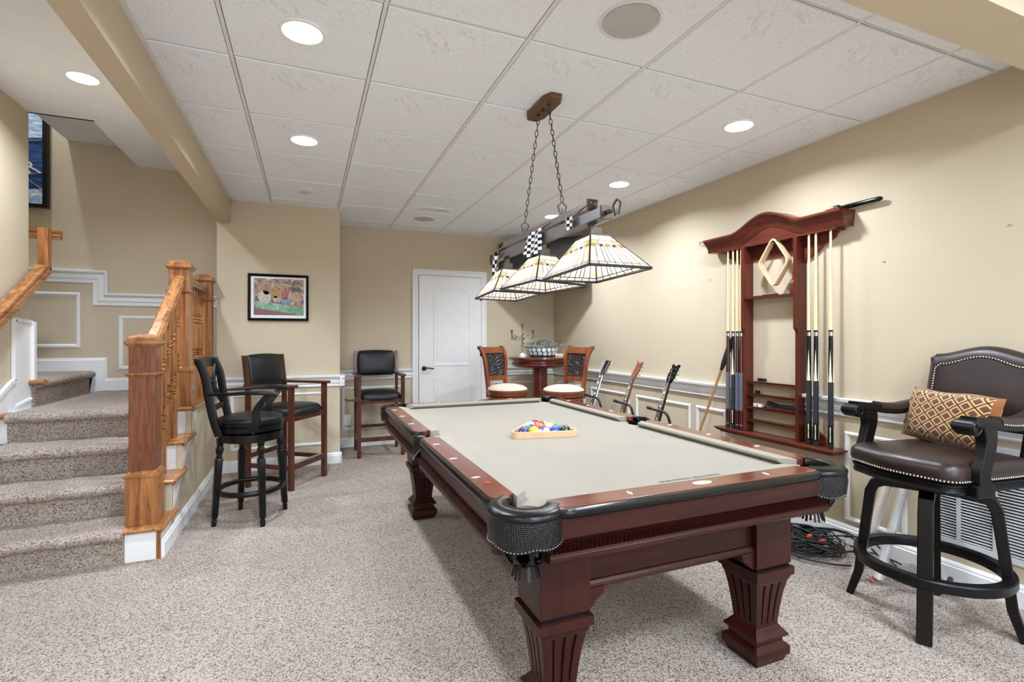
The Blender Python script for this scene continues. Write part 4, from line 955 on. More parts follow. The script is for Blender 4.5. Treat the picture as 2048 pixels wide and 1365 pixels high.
# television across the corner
a = Vector((2.20, 5.80, 0)); b = Vector((2.90, 4.90, 0)); d = (b - a); ang = math.atan2(d.y, d.x)
t = thing('television', 'dark flat television mounted across the far corner behind the glass shades', 'television', (2.55, 5.35, 1.80), ang)
TL = d.length/2
obj('tv_case', MB().box(-TL, 0, 0, TL, .05, .60), M['blackpl'], t, bevel=.006)
obj('screen', MB().box(-TL + .03, -.002, .035, TL - .03, .002, .57), M['glossscreen'], t)
obj('wall_bracket', MB().box(-.15, .05, .15, .15, .07, .45).bar((0, .06, .30), (-.165, .70, .30), .05, .08), M['blackpl'], t)
# ------------------------------------------------------------------ cue rack on the right wall (local: x = -distance from the wall, y along it)
cr = thing('cue_rack', 'tall cherry wood cue rack with arched crown mounted on the right wall', 'cue rack', (WX, 2.5, 0))
def W(d, y, z): return (-d, y - 2.5, z)
def top_z(y):
    c = (y - 2.515)/.30; return 2.005 + (.095*(math.cos(PI*c) + 1)/2 if abs(c) < 1 else 0)
mb = MB(); CR = [(.0, -.008), (.02, -.10), (.088, -.10), (.092, -.088), (.096, -.07), (.104, -.06), (.110, -.05), (.124, -.034), (.138, -.022), (.146, -.016), (.146, -.004), (.136, 0), (.0, 0)]
rings = []; n = 44
ys = [3.07 + (1.985 - 3.07)*i/n for i in range(n + 1)]
def crown_ring(y, k=1): return [W(d*k if d > .1 else d, y, top_z(y) + z) for d, z in CR]
rings = [crown_ring(y) for y in ys]; mb.loft(rings); obj('crown_moulding', mb, M['rackwoody'], cr, 28)
for y, s in ((3.07, 1), (1.985, -1)):
    mb = MB(); mb.loft([[W(d, y, top_z(y) + z) for d, z in CR], [W(max(0, d - .004), y + s*.004 + s*max(0, (d - .09))*.0, top_z(y) + z) for d, z in CR]])
    # flared end return
    E2 = [(-.10, 0), (-.088, .002), (-.06, .012), (-.034, .028), (-.016, .046), (-.004, .046), (0, .040)]
    mb.loft([[W(.0, y, top_z(y) + z) for z, _ in E2] + [W(.0, y, top_z(y) - .05)], [W(.0, y + s*q, top_z(y) + z) for z, q in E2] + [W(0, y, top_z(y) - .05)]]) if False else None
    obj('crown_end', mb, M['rackwood'], cr)
# arched board beneath the moulding
pl = [(2.93, 1.905)] + [(y, top_z(y) - .085) for y in ys if 2.1 < y < 2.93] + [(2.10, 1.905)]
pl = [(p[0] - 2.5, p[1]) for p in pl]; obj('arched_board', MB().prism(pl, 'x', -.084, -.062), M['rackwoody'], cr)
obj('crown_underside', MB().box(*W(.0, 3.0, 1.895), *W(.088, 2.04, 1.906)), M['rackwoody'], cr)
def upright(y0, y1):
    yy0, yy1 = y0 - 2.5, y1 - 2.5
    prof = [(0, .56), (-.078, .56), (-.078, 1.27), (-.083, 1.285), (-.098, 1.30), (-.098, 1.90), (0, 1.90)]
    mb = MB(); mb.loft([[(p[0], yy0, p[1]) for p in prof], [(p[0], yy1, p[1]) for p in prof]]); obj('upright', mb, M['rackwood'], cr, bevel=.0015)
upright(2.742, 2.718); upright(2.318, 2.294)
obj('back_rail', MB().box(*W(.0, 2.718, 1.80), *W(.014, 2.318, 1.895)), M['rackwoody'], cr)
# corbels and clip boards beyond the uprights
for y0, s in ((2.742, 1), (2.294, -1)):
    q = [(y0, 1.90), (y0 + s*.22, 1.90), (y0 + s*.20, 1.86), (y0 + s*.12, 1.82), (y0 + s*.09, 1.79), (y0 + s*.03, 1.755), (y0, 1.75)]
    obj('corbel', MB().prism([(p[0] - 2.5, p[1]) for p in q], 'x', -.022, 0), M['rackwoody'], cr)
    q = [(y0, .56), (y0 + s*.15, .56), (y0 + s*.14, .60), (y0 + s*.09, .64), (y0 + s*.03, .665), (y0, .67)]
    obj('base_corbel', MB().prism([(p[0] - 2.5, p[1]) for p in q], 'x', -.022, 0), M['rackwoody'], cr)
obj('shelf', MB().box(*W(.0, 2.718, 1.518), *W(.092, 2.318, 1.530)), M['rackwoody'], cr)
for z in (.922, .832, .740, .648): obj('shelf', MB().box(*W(.0, 2.718, z - .012), *W(.07, 2.318, z)).box(*W(.062, 2.718, z - .004), *W(.07, 2.318, z + .004)), M['rackwoody'], cr)
mb = MB(); mb.box(*W(0, 2.96, .535), *W(.118, 2.035, .558)); mb.box(*W(.001, 2.975, .546), *W(.128, 2.02, .5565)); mb.box(*W(0, 2.94, .522), *W(.10, 2.055, .536)); obj('base_shelf', mb, M['rackwoody'], cr, bevel=.002)
# cues
def cue(y, style, label, tilt=0):
    t = thing('pool_cue', label, 'pool cue', (WX - .072, y, .560), 0, 'pool cues standing in the wall rack')
    def seg(name, prof, m, par=t): return obj(name, MB().lathe(prof, 14), m, par, 50)
    seg('shaft', [(.0108, .72), (.0085, 1.0), (.0065, 1.335), (.0065, 1.345)], M['maple'])
    seg('tip', [(.0065, 1.345), (.0066, 1.362), (.005, 1.368)], M['white'])
    seg('joint_collar', [(.0115, .69), (.0115, .72)], M['chrome']); seg('joint_ring', [(.0118, .714), (.0118, .726)], M['black'])
    if style == 'red':
        seg('forearm', [(.0145, .42), (.0118, .69)], M['darkbutt']); seg('wrap', [(.0158, .14), (.0148, .42)], M['wrapgrey']); seg('butt', [(.0165, .015), (.016, .14)], M['darkbutt']); seg('bumper', [(.014, 0), (.016, .015)], M['rubber']); 
        seg('butt_ring', [(.0168, .03), (.0168, .036)], M['chrome'])
    else:
        w0, w1 = (.14, .405) if style == 'black' else (.145, .40)
        seg('forearm', [(.0148, w1), (.0118, .69)], M['black']); seg('wrap', [(.0162, w0), (.015, w1)], M['wrapblack']); seg('butt', [(.0165, .03), (.0163, w0)], M['black']); seg('bumper', [(.014, 0), (.0165, .03)], M['rubber'])
        for k in range(4):
            a = PI/2*k + R(205)
            def P_(aa, r, z): return (r*math.cos(aa), r*math.sin(aa), z)
            q = [P_(a - .62, .0152, w1 + .002), P_(a, .0158, w1 + .002), P_(a + .62, .0152, w1 + .002)]
            o = MB(); o.loft([q, [P_(a - .02, .0130, .60), P_(a, .0132, .602), P_(a + .02, .0130, .60)]]); obj('inlay_point', o, M['cream'], t)
            o = MB()
            mid = .088
            for z0_, z1_ in ((mid, w0 - .008), (mid, .04)): o.loft([[P_(a - .08, .0164, z0_), P_(a, .0170, z0_), P_(a + .08, .0164, z0_)], [P_(a - .6, .0155, z1_), P_(a, .0172, z1_), P_(a + .6, .0155, z1_)]])
            obj('butt_inlay', o, M['cream'], t)
    return t
cue(2.869, 'red', 'oxblood pool cue with grey wrap, leftmost in the wall rack')
cue(2.817, 'cream', 'black pool cue with cream points and diamond butt among the left rack cues')
cue(2.770, 'red', 'oxblood pool cue with grey wrap, third from the left in the wall rack')
cue(2.700, 'red', 'oxblood pool cue partly hidden behind the left upright of the wall rack')
for k_, y_ in (('', 2.886), ('.001', 2.838), ('.002', 2.798), ('.003', 2.762)): bpy.data.objects['pool_cue' + k_].location.y = y_
cue(2.225, 'black', 'black cream-pointed pool cue tight against the right upright of the wall rack')
cue(2.178, 'black', 'black cream-pointed pool cue, second of the three right of the rack')
cue(2.082, 'black', 'black cream-pointed pool cue standing apart, rightmost in the wall rack')
# things on the rack
t = thing('diamond_rack', 'pale wooden diamond shaped ball rack hanging in the top of the cue rack', 'ball rack', (WX - .075, 2.475, 1.755))
R1 = [(0, .158), (.018, .150), (.112, .018), (.114, 0), (.112, -.018), (.018, -.150), (0, -.158), (-.018, -.150), (-.112, -.018), (-.114, 0), (-.112, .018), (-.018, .150)]
R1 = [(a, b*1.02) for a, b in R1]; R2 = [(a*.88, b*.92) for a, b in R1]; n_ = len(R1); mb = MB()
vs = [(x, p[0], p[1]) for x in (-.022, .022) for p in R1] + [(x, p[0], p[1]) for x in (-.022, .022) for p in R2]; fs = []
for j in range(n_):
    k = (j + 1) % n_; fs += [(j, k, n_+k, n_+j), (2*n_+k, 2*n_+j, 3*n_+j, 3*n_+k), (n_+j, n_+k, 3*n_+k, 3*n_+j), (k, j, 2*n_+j, 2*n_+k)]
mb.add(vs, fs); obj('rack_frame', mb, M['diamondwood'], t, 30, bevel=.001)
o = obj('wooden_bottle', MB().lathe([(.022, 0), (.026, .004), (.026, .06), (.018, .085), (.008, .10), (.007, .135), (.011, .138), (.011, .146)], 20), M['redwood'], None, 40, loc=(WX - .05, 2.350, 1.5305)); tag(o, 'dark red bottle shaped shaker on the top shelf of the cue rack', 'bottle')
o = obj('bench_brush', MB().box(-.02, -.10, 0, .02, .0, .014).box(-.012, 0, .002, .012, .10, .010), M['redwood'], None, loc=(WX - .05, 2.58, 1.5305), bevel=.003); tag(o, 'slim dark brush lying on the top shelf of the cue rack', 'brush')
for (y, z, lab) in ((2.63, .9265, 'black chalk cube at the left end of the upper narrow rack shelf'), (2.595, .9265, 'black chalk cube beside another on the upper narrow rack shelf'), (2.65, .8365, 'black chalk cube at the left end of the second narrow rack shelf')):
    o = obj('chalk_cube', MB().box(-.011, -.014, 0, .011, .014, .022), M['blackpl'], None, loc=(WX - .035, y, z), bevel=.002); tag(o, lab, 'chalk', 'chalk cubes on the rack shelves')
t = thing('card_box', 'small white card box with red marks on the third narrow rack shelf', 'box', (WX - .04, 2.635, .7445)); obj('carton', MB().box(-.018, -.032, 0, .018, .032, .022), M['white'], t, bevel=.001); obj('red_mark', MB().box(-.0186, -.008, .004, -.018, .004, .018).box(-.0186, .016, .004, -.018, .022, .018), M['redpl'], t)
t = thing('table_brush', 'black bristled table brush lying on the third narrow rack shelf', 'brush', (WX - .04, 2.44, .7445))
obj('brush_back', MB().loft([[(-.02, -.115, .012), (.02, -.115, .012), (.02, -.115, .032), (-.02, -.115, .038)], [(-.02, -.04, .014), (.02, -.04, .014), (.02, -.04, .036), (-.02, -.04, .03)], [(-.012, .04, .016), (.012, .04, .016), (.012, .04, .034), (-.012, .04, .034)], [(-.02, .115, .02), (.02, .115, .02), (.02, .115, .05), (-.02, .115, .05)]]), M['blackpl'], t, bevel=.003)
obj('bristles', MB().box(-.02, -.11, 0, .02, .10, .012), M['redwood'], t)
# bridge stick lying on the crown
z_ = 2.012
t = thing('bridge_stick', 'long black bridge stick with thick grip lying on top of the cue rack', 'bridge stick', (WX - .085, 2.5, z_))
obj('shaft', MB().tube([(0, .56, .014), (0, .30, .016), (0, -.02, .10), (0, -.30, .022)] if False else [(.052, .66, .010), (.052, -.42, .014)], .006, 10), M['blackpl'], t, 60)
obj('grip', MB().lathe([(.008, 0), (.013, .01), (.013, .06), (.0145, .07), (.0145, .25), (.012, .262), (.008, .27)], 16, M=Matrix.Translation((.052, -.42, .0145)) @ Matrix.Rotation(R(90), 4, 'X')), M['blackgloss'], t, 50)
obj('coupling', MB().lathe([(.016, 0), (.019, .01), (.019, .04), (.014, .05)], 14, M=Matrix.Translation((.052, -.40, .019)) @ Matrix.Rotation(R(90), 4, 'X')), M['black'], t, 50)
bh = [(.052, .66, .010), (.052, .72, .012)]
obj('bridge_head', MB().tube(bh, .004, 8).tube([(.052, .70, -.02), (.03, .715, .02), (.052, .72, .004), (.055, .725, .022), (.06, .73, .0), (.062, .74, .02), (.064, .745, -.02)], .0025, 6), M['chrome'], t, 60)
o = obj('small_ornament', MB().ball((0, 0, .010), .010, 10, 6, sc=(1, 1.6, 1)).ball((0, .02, .008), .008, 10, 6).ball((0, -.02, .012), .011, 10, 6, sc=(1, 1, 1)), plain('coral_ceramic', (200, 140, 110), .4), None, 60, loc=(WX - .118, 2.06, 2.006)); tag(o, 'small coral coloured ornament on the right end of the cue rack crown', 'ornament')
# cane leaning by the rack
t = thing('walking_cane', 'tan stick with black wrapped top leaning behind the left rack cues', 'stick', (2.90, 3.34, 0))
v0 = Vector((0, 0, 0)); v1 = Vector((.085, -.47, 1.235)); pt_ = lambda k: v0 + (v1 - v0)*k
obj('stick_shaft', MB().tube([pt_(0), pt_(.45), pt_(.86)], [.008, .010, .011], 10), M['tanwood'], t, 60); obj('wrapped_top', MB().tube([pt_(.80), pt_(.84), pt_(.93), pt_(1)], [.012, .019, .022, .014], 10), M['rubber'], t, 60)
# ------------------------------------------------------------------ spectator chairs
def spectator(label, loc, rz):
    t = thing('spectator_chair', label, 'chair', loc, rz, 'spectator chairs')
    w_, d = .222, .205; mw = M['chairwood']; S = .019
    for s in (-1, 1):
        obj('leg', MB().box(s*w_ - S, -d - S, 0, s*w_ + S, -d + S, .832), mw, t, bevel=.003)
        obj('leg', MB().loft([[(s*w_ + a*S*.8, y + b*S, z) for a, b in ((-1, -1), (1, -1), (1, 1), (-1, 1))] for y, z in ((d, 0), (d, .80), (d + .035, 1.09))]), mw, t, bevel=.003)
        obj('arm', MB().box(s*w_ - .032, -d - .05, .832, s*w_ + .026, d + .02, .855), mw, t, bevel=.005)
        obj('side_stretcher', MB().box(s*w_ - .012, -d, .165, s*w_ + .012, d, .20), mw, t, bevel=.002)
        obj('seat_rail', MB().box(s*w_ - .014, -d, .56, s*w_ + .014, d, .60), mw, t)
    obj('front_apron', MB().box(-w_, -d - .012, .556, w_, -d + .012, .60), mw, t); obj('back_apron', MB().box(-w_, d - .012, .556, w_, d + .012, .60), mw, t)
    obj('footrest', MB().box(-w_ - .012, -d - .022, .165, w_ + .012, -d + .022, .21), mw, t, bevel=.003)
    obj('footrest_plate', MB().box(-w_ + .03, -d - .018, .2102, w_ - .03, -d + .018, .2125), M['brass'], t)
    obj('back_stretcher', MB().box(-w_, d - .012, .24, w_, d + .012, .275), mw, t, bevel=.002)
    # padded seat and back
    mb = MB(); rr = []
    for k, (z, q) in enumerate(((.565, 0), (.60, .002), (.635, -.002), (.66, -.02), (.672, -.055), (.678, -.12))):
        rr.append([((w_ + .002 + q)*a, (d + .012 + q)*b - .0, z) for a, b in ((-1, -1), (-.5, -1.03), (0, -1.04), (.5, -1.03), (1, -1), (1, -.4), (1, .4), (1, 1), (0, 1), (-1, 1), (-1, .4), (-1, -.4))])
    for r in rr:
        for i in (0, 4, 7, 9): r[i] = (r[i][0]*.97, r[i][1]*.97, r[i][2])
    mb.loft(rr); obj('seat_cushion', mb, M['leather'], t, 180, sub=1)
    cols_ = 12; rr = []
    for i in range(cols_ + 1):
        u = -1 + 2*i/cols_; hz = .012*(1 - u*u); c = .02*(1 - abs(u)**3); x = u*(w_ - .016); zt = 1.095 + hz; zb = .815
        yb = lambda z: d + .035*(z - .80)/.29
        k = .012
        rr.append([(x, yb(zb) - .012, zb), (x, yb(zb + .03) - .022 - c, zb + .03), (x, yb(.95) - .026 - c*1.2, .95), (x, yb(zt - .04) - .022 - c, zt - .04), (x, yb(zt) - .008, zt), (x, yb(zt) + .016, zt - .004), (x, yb(.95) + .022, .95), (x, yb(zb) + .014, zb)])
    obj('back_cushion', MB().loft(rr), M['leather'], t, 180, sub=1)
    return t
spectator('spectator chair of brown wood and black leather, in front of the framed print', (-.16, 4.706, 0), R(54.2))
c2 = spectator('spectator chair of brown wood and black leather, between the print wall and the white door', (.71, 5.53, 0), 0)
obj('cue_holder', MB().box(-.262, -.235, .585, -.20, -.215, .61).tube([(-.262, -.225, .60), (-.33, -.225, .60), (-.36, -.225, .615)], .010, 8), M['chairwood'], c2, bevel=.002)
# ------------------------------------------------------------------ black swivel stool by the stairs
t = thing('swivel_bar_stool', 'black painted swivel bar stool with crossed back and arms, beside the stair newels', 'bar stool', (-.36, 3.86, 0), R(83))
def stool_legs(t, mat, rad, ztop, ring_z, rot, ring_r, topr=None, tube_r=.012):
    for k in range(4):
        a = rot + PI/2*k + PI/4; ux, uy = math.cos(a), math.sin(a)
        def ctr(z): q = rad + ((topr or rad*.82) - rad)*z/ztop; return (ux*q, uy*q)
        def sq(z, h, ch=.3):
            c = ctr(z); pts = []
            for p, q in ((-1, -ch), (-ch, -1), (ch, -1), (1, -ch), (1, ch), (ch, 1), (-ch, 1), (-1, ch)):
                x, y = p*h, q*h; pts.append((c[0] + x*ux - y*uy, c[1] + x*uy + y*ux, z))
            return pts
        S_ = [(0, .013), (.012, .016), (.02, .013), (.03, .017), (.042, .013), (.05, .012)]
        mb = MB(); mb.loft([sq(z, h, .45) for z, h in S_]); 
        mb.loft([sq(z, h, .72) for z, h in ((.05, .013), (.06, .018), (.30, .020), (.435, .022), (.445, .016))])
        mb.loft([sq(z, h, .45) for z, h in ((.445, .014), (.455, .018), (.465, .014), (.475, .020), (.50, .023), (.52, .016), (.53, .021), (.54, .014), (ztop - .03, .016))])
        mb.loft([sq(z, h, .8) for z, h in ((ztop - .035, .020), (ztop, .021))])
        obj('leg', mb, mat, t, 35)
    mb = MB(); n = 40; rings = []
    for i in range(n):
        a = 2*PI*i/n; rings.append([((ring_r + q)*math.cos(a), (ring_r + q)*math.sin(a), ring_z + z) for q, z in ((-.014, 0), (.014, 0), (.016, .01), (.016, .022), (.010, .03), (-.010, .03), (-.016, .022), (-.016, .01))])
    mb.loft(rings, closed=True); obj('foot_ring', mb, mat, t, 40)
bk = M['black']
stool_legs(t, bk, .228, .575, .20, R(67.7 - 83), .20, .188)
obj('base_apron', MB().lathe([(.19, .545), (.198, .55), (.198, .598), (.19, .602)], 40), bk, t, 40)
obj('swivel_plate', MB().lathe([(.12, .600), (.12, .612)], 24), M['pewter'], t, 40)
obj('seat_drum', MB().lathe([(.195, .610), (.202, .614), (.204, .645), (.198, .65), (.203, .655), (.203, .67), (.196, .676)], 40), bk, t, 40)
obj('seat_cushion', MB().lathe([(.196, .67), (.202, .685), (.196, .700), (.16, .712), (.08, .720), (.01, .722)], 40), M['leather'], t, 60)
# back uprights, front is -y
for s in (-1, 1):
    pts = smooth_path([(s*.150, .155, .60), (s*.155, .185, .70), (s*.158, .215, .86), (s*.160, .235, .99), (s*.160, .275, 1.095)], 5)
    obj('back_post', MB().sweep(pts, [(-.016, -.022), (.016, -.022), (.020, 0), (.016, .022), (-.016, .022)], up=(0, 1, 0)), bk, t, 50)
    arm = smooth_path([(s*.158, .225, .868), (s*.195, .10, .872), (s*.222, -.05, .878), (s*.215, -.17, .872), (s*.21, -.205, .862)], 5)
    obj('arm', MB().sweep(arm, [(-.02, -.010), (.02, -.010), (.024, .002), (.018, .012), (-.018, .012), (-.024, .002)], up=(0, 0, 1), scale=[.7 + .5*min(1, i/12) for i in range(len(arm))]), bk, t, 50)
    sup = smooth_path([(s*.196, -.04, .62), (s*.205, -.075, .68), (s*.205, -.075, .76), (s*.214, -.12, .83), (s*.218, -.15, .868)], 5)
    obj('arm_support', MB().sweep(sup, [(-.014, -.020), (.014, -.020), (.014, .020), (-.014, .020)], up=(0, 1, 0), scale=[1.3 - .5*i/len(sup) for i in range(len(sup))]), bk, t, 50)
rings = []
for i in range(13):
    u = -1 + i/6; y = .262 + .012*(1 - u*u); rings.append([(u*.162, y - .010, 1.035 + .008*(1-u*u)), (u*.162, y + .012, 1.035 + .008*(1-u*u)), (u*.162, y + .036, 1.10 + .008*(1-u*u)), (u*.162, y + .014, 1.104 + .008*(1-u*u))])
obj('top_rail', MB().loft(rings), bk, t, 40, bevel=.003)
obj('lower_rail', MB().bar((-.155, .205, .775), (.155, .205, .775), .022, .035), bk, t, bevel=.003)
for s in (-1, 1): obj('cross_splat', MB().bar((s*.145, .215, .79), (-s*.14, .258, 1.045), .042, .014, up=(0, 1, 0)), bk, t, bevel=.003)
o_ = obj('cross_boss', MB().bar((0, .218, .915), (0, .252, .915), .06, .06), bk, t, bevel=.004)
# ------------------------------------------------------------------ round table with two stools, far corner
ct = thing('pub_table', 'round cherry pedestal table in the far right corner', 'table', (2.557, 5.371, 0))
TM = wood('corner_table_cherry', (60, 24, 18), (112, 50, 36), 'x', .22, .4, .5)
obj('table_top', MB().lathe([(.33, .968), (.352, .972), (.358, .980), (.372, .986), (.376, .998), (.372, 1.008), (.36, 1.010), (.01, 1.010)], 48), TM, ct, 35)
obj('table_apron', MB().lathe([(.30, .895), (.315, .90), (.325, .912), (.335, .918), (.335, .938), (.322, .945), (.322, .968)], 48), TM, ct, 35)
obj('pedestal', MB().lathe([(.10, .13), (.10, .17), (.09, .18), (.090, .895)], 8, rot=PI/8), TM, ct, 20, bevel=.003)
obj('pedestal_base', MB().lathe([(.24, 0.0), (.25, .02), (.25, .06), (.20, .09), (.13, .11), (.11, .135)], 8, rot=PI/8), TM, ct, 20, bevel=.003)
def fab_stool(label, loc, rz):
    t = thing('swivel_counter_stool', label, 'bar stool', loc, rz, 'cream seated stools at the round table'); ww = M['stoolwood']
    for k in range(4):
        a = PI/4 + PI/2*k; c, s = math.cos(a), math.sin(a)
        pts = smooth_path([(c*.15, s*.15, .56), (c*.17, s*.17, .35), (c*.185, s*.185, .15), (c*.225, s*.225, .0)], 4)
        obj('leg', MB().sweep(pts, [(-.02, -.02), (.02, -.02), (.02, .02), (-.02, .02)], up=(c, s, 0)), ww, t, 40)
    rings = [[((.175 + q)*math.cos(2*PI*i/32), (.175 + q)*math.sin(2*PI*i/32), .2 + z) for q, z in ((-.012, 0), (.012, 0), (.012, .03), (-.012, .03))] for i in range(32)]
    obj('foot_ring', MB().loft(rings, closed=True), ww, t, 40)
    obj('base_drum', MB().lathe([(.185, .545), (.2, .55), (.206, .57), (.206, .618), (.198, .624)], 40), ww, t, 35)
    obj('seat_drum', MB().lathe([(.2, .630), (.21, .634), (.212, .66), (.218, .666), (.218, .682), (.208, .688)], 40), ww, t, 35)
    obj('swivel_gap_shade', MB().lathe([(.19, .622), (.19, .632)], 30), M['void'], t)  # near-black disc puts the shade between the drums into colour
    obj('seat_cushion', MB().lathe([(.208, .686), (.214, .694), (.205, .708), (.17, .728), (.10, .745), (.01, .75)], 40), M['creamfab'], t, 60)
    for s in (-1, 1):
        pts = smooth_path([(s*.118, .175, .60), (s*.121, .178, .72), (s*.128, .195, .85), (s*.142, .205, .99), (s*.149, .235, 1.07), (s*.151, .285, 1.13)], 6)
        obj('back_post', MB().sweep(pts, [(-.018, -.016), (.018, -.016), (.018, .016), (-.018, .016)], up=(0, 1, 0)), ww, t, 50)
        obj('post_scroll', MB().tube([(s*.134, .287, 1.128), (s*.170, .287, 1.128)], .020, 14), ww, t, 50)
    def band(z0, z1, y0, y1, x0, x1, th, name, m):
        rings = []
        for i in range(9):
            u = -1 + i/4; rings.append([(u*x0, y0 - th + .012*(1-u*u), z0), (u*x0, y0 + .0 + .012*(1-u*u), z0), (u*x1, y1 + .012*(1-u*u), z1), (u*x1, y1 - th + .012*(1-u*u), z1)])
        return obj(name, MB().loft(rings), m, t, 40)
    band(.775, .825, .195, .20, .116, .122, .022, 'lower_back_rail', ww); band(1.07, 1.135, .245, .288, .140, .146, .024, 'crest_rail', ww); band(.825, 1.07, .20, .245, .120, .140, .014, 'embossed_back_panel', M['emboss'])
    return t
def emboss():
    n = NT('embossed_scroll_leather', .35, .5); v = n.co(); n.col(n.ramp(n.noise(v, 30), [(.3, srgb(26, 24, 24)), (.7, srgb(52, 46, 42))]))
    w_ = n.nd('ShaderNodeTexWave', wave_type='RINGS'); n.ln(v, w_.inputs[0]); w_.inputs['Scale'].default_value = 9; w_.inputs['Distortion'].default_value = 9; w_.inputs['Detail'].default_value = 1; w_.inputs['Detail Scale'].default_value = 2.0
    n.bump(w_.outputs[1], .9, .006); return n.m
M['emboss'] = emboss()
fab_stool('cream seated wooden stool left of the round corner table, nearest the white door', (1.963, 4.92, 0), R(18.2))
fab_stool('cream seated wooden stool in front of the round corner table, nearest the right wall', (2.47, 4.61, 0), R(-68.5))
# candelabra
t = thing('candelabra', 'three-armed twig candelabra on the left of the round table', 'candelabra', (2.345, 5.40, 1.0105))
sil = plain('antique_silver', (128, 118, 102), .4, .5, .7)
obj('base', MB().lathe([(.045, 0), (.047, .006), (.04, .02), (.03, .035), (.012, .045), (.006, .05)], 20), plain('frosted_glass_base', (206, 204, 200), .15, .6), t, 50)
mb = MB(); ax = Vector((math.cos(R(-22)), math.sin(R(-22)), 0))
mb.tube(smooth_path([(0, 0, .04), (.004, 0, .12), (-.004, 0, .2), (.002, 0, .28), (0, 0, .33)], 4), .0055, 7)
for s in (-1, 1): mb.tube(smooth_path([(0, 0, .235), ax*s*.05 + Vector((0, 0, .235)), ax*s*.09 + Vector((0, 0, .212)), ax*s*.122 + Vector((0, 0, .222)), ax*s*.125 + Vector((0, 0, .275))], 4), .0045, 7)
obj('branch', mb, sil, t, 60)
for c in ((0, 0, .33), tuple(ax*.125 + Vector((0, 0, .265))), tuple(ax*-.125 + Vector((0, 0, .265)))):
    obj('candle_cup', MB().lathe([(.004, 0), (.010, .004), (.009, .02), (.012, .035), (.020, .05), (.021, .053), (.012, .045), (.008, .02)], 14, c=c), sil, t, 60)
mb = MB()
for i in range(46):
    u = random.uniform(-1, 1); p = ax*u*.13 + Vector((random.uniform(-.012, .012), random.uniform(-.012, .012), .225 + .02*math.sin(u*5) + random.uniform(-.018, .02)))
    if i > 34: p = Vector((random.uniform(-.02, .02), random.uniform(-.015, .015), random.uniform(.08, .3)))
    M_ = Matrix.Translation(p) @ Euler((random.uniform(0, 6), random.uniform(0, 6), random.uniform(0, 6))).to_matrix().to_4x4()
    mb.loft([[(0, 0, 0), (.0, .001, 0), (0, 0, .001)], [(.012, .008, 0), (.012, -.008, .001), (.012, 0, .003)], [(.03, 0, .001), (.03, .0005, .001), (.03, 0, .0015)]], M=M_)
obj('metal_leaves', mb, sil, t, kind='stuff')
# bowl with discs
t = thing('decorative_bowl', 'grey-green bowl covered in pale discs on the round table', 'bowl', (2.60, 5.40, 1.0105))
def br(z): return .155 + .045*(z/.115)**.7
obj('bowl_body', MB().lathe([(.13, 0), (.15, .004), (br(.02), .02), (br(.06), .06), (br(.10), .10), (.202, .118), (.196, .118), (.18, .09), (.12, .02), (.01, .015)], 40), plain('teal_grey_resin', (104, 122, 116), .4), t, 50)
pale = plain('capiz_disc', (206, 212, 208), .25, .5, var=.1)
dm = None
for row, (z, n, off) in enumerate(((.086, 20, 0), (.040, 19, .5), (.004, 18, 0))):
    if row == 2: continue
    for k in range(n):
        a = 2*PI*(k + off)/n; rr = br(z) + .0015
        if dm is None: o = obj('shell_disc', MB().lathe([(.024, 0), (.0235, .002), (.01, .0028)], 14), pale, t, 30); dm = o
        else: o = dm.copy(); COL.objects.link(o)
        o.location = (rr*math.cos(a), rr*math.sin(a), z); o.rotation_euler = (0, R(90 + 16 - row*10 + 0), a) if False else (0, R(96 + row*6), a)
t2 = obj('dried_leaf_garland', MB().ball((0, 0, 0), .002, 4, 3), sil, None)
leafm = plain('silvery_dried_leaf', (128, 130, 118), .7, var=.35, scale=40); mb = MB()
for i in range(700):
    a = random.uniform(0, 2*PI); rr = random.uniform(.02, .25)*(1 if random.random() < .8 else 1.12); p = Vector((rr*math.cos(a)*1.05, rr*math.sin(a), .112 + .05*(1 - rr/.26) + random.uniform(-.01, .045)))
    M_ = Matrix.Translation(p) @ Euler((random.uniform(-.7, .7), random.uniform(-.7, .7), random.uniform(0, 6.3))).to_matrix().to_4x4(); l = random.uniform(.02, .034)
    mb.loft([[(0, 0, 0), (.001, .001, 0), (0, 0, .001)], [(l*.45, l*.2, .002), (l*.45, -l*.2, .002), (l*.45, 0, .004)], [(l, 0, 0), (l, .0005, 0), (l, 0, .0005)]], M=M_)
bpy.data.objects.remove(t2); t2 = obj('dried_leaf_garland', mb, leafm, None, loc=(2.60, 5.40, 1.0105), kind='stuff'); tag(t2, 'silvery dried leaves heaped in the disc covered bowl', 'dried leaves')
o = obj('black_box', MB().box(-.055, -.03, 0, .055, .03, .028), M['blackgloss'], None, loc=(2.46, 5.20, 1.0105), rot=(0, 0, R(-25)), bevel=.003); tag(o, 'small glossy black box in front of the bowl on the round table', 'box')
t = thing('white_box', 'small white lidded box right of the bowl on the round table', 'box', (2.73, 5.21, 1.0105), R(-25)); obj('box_body', MB().box(-.045, -.04, 0, .045, .04, .026), M['creamfab'], t, bevel=.002); obj('lid', MB().box(-.048, -.043, .026, .048, .043, .036), M['white'], t, bevel=.002)
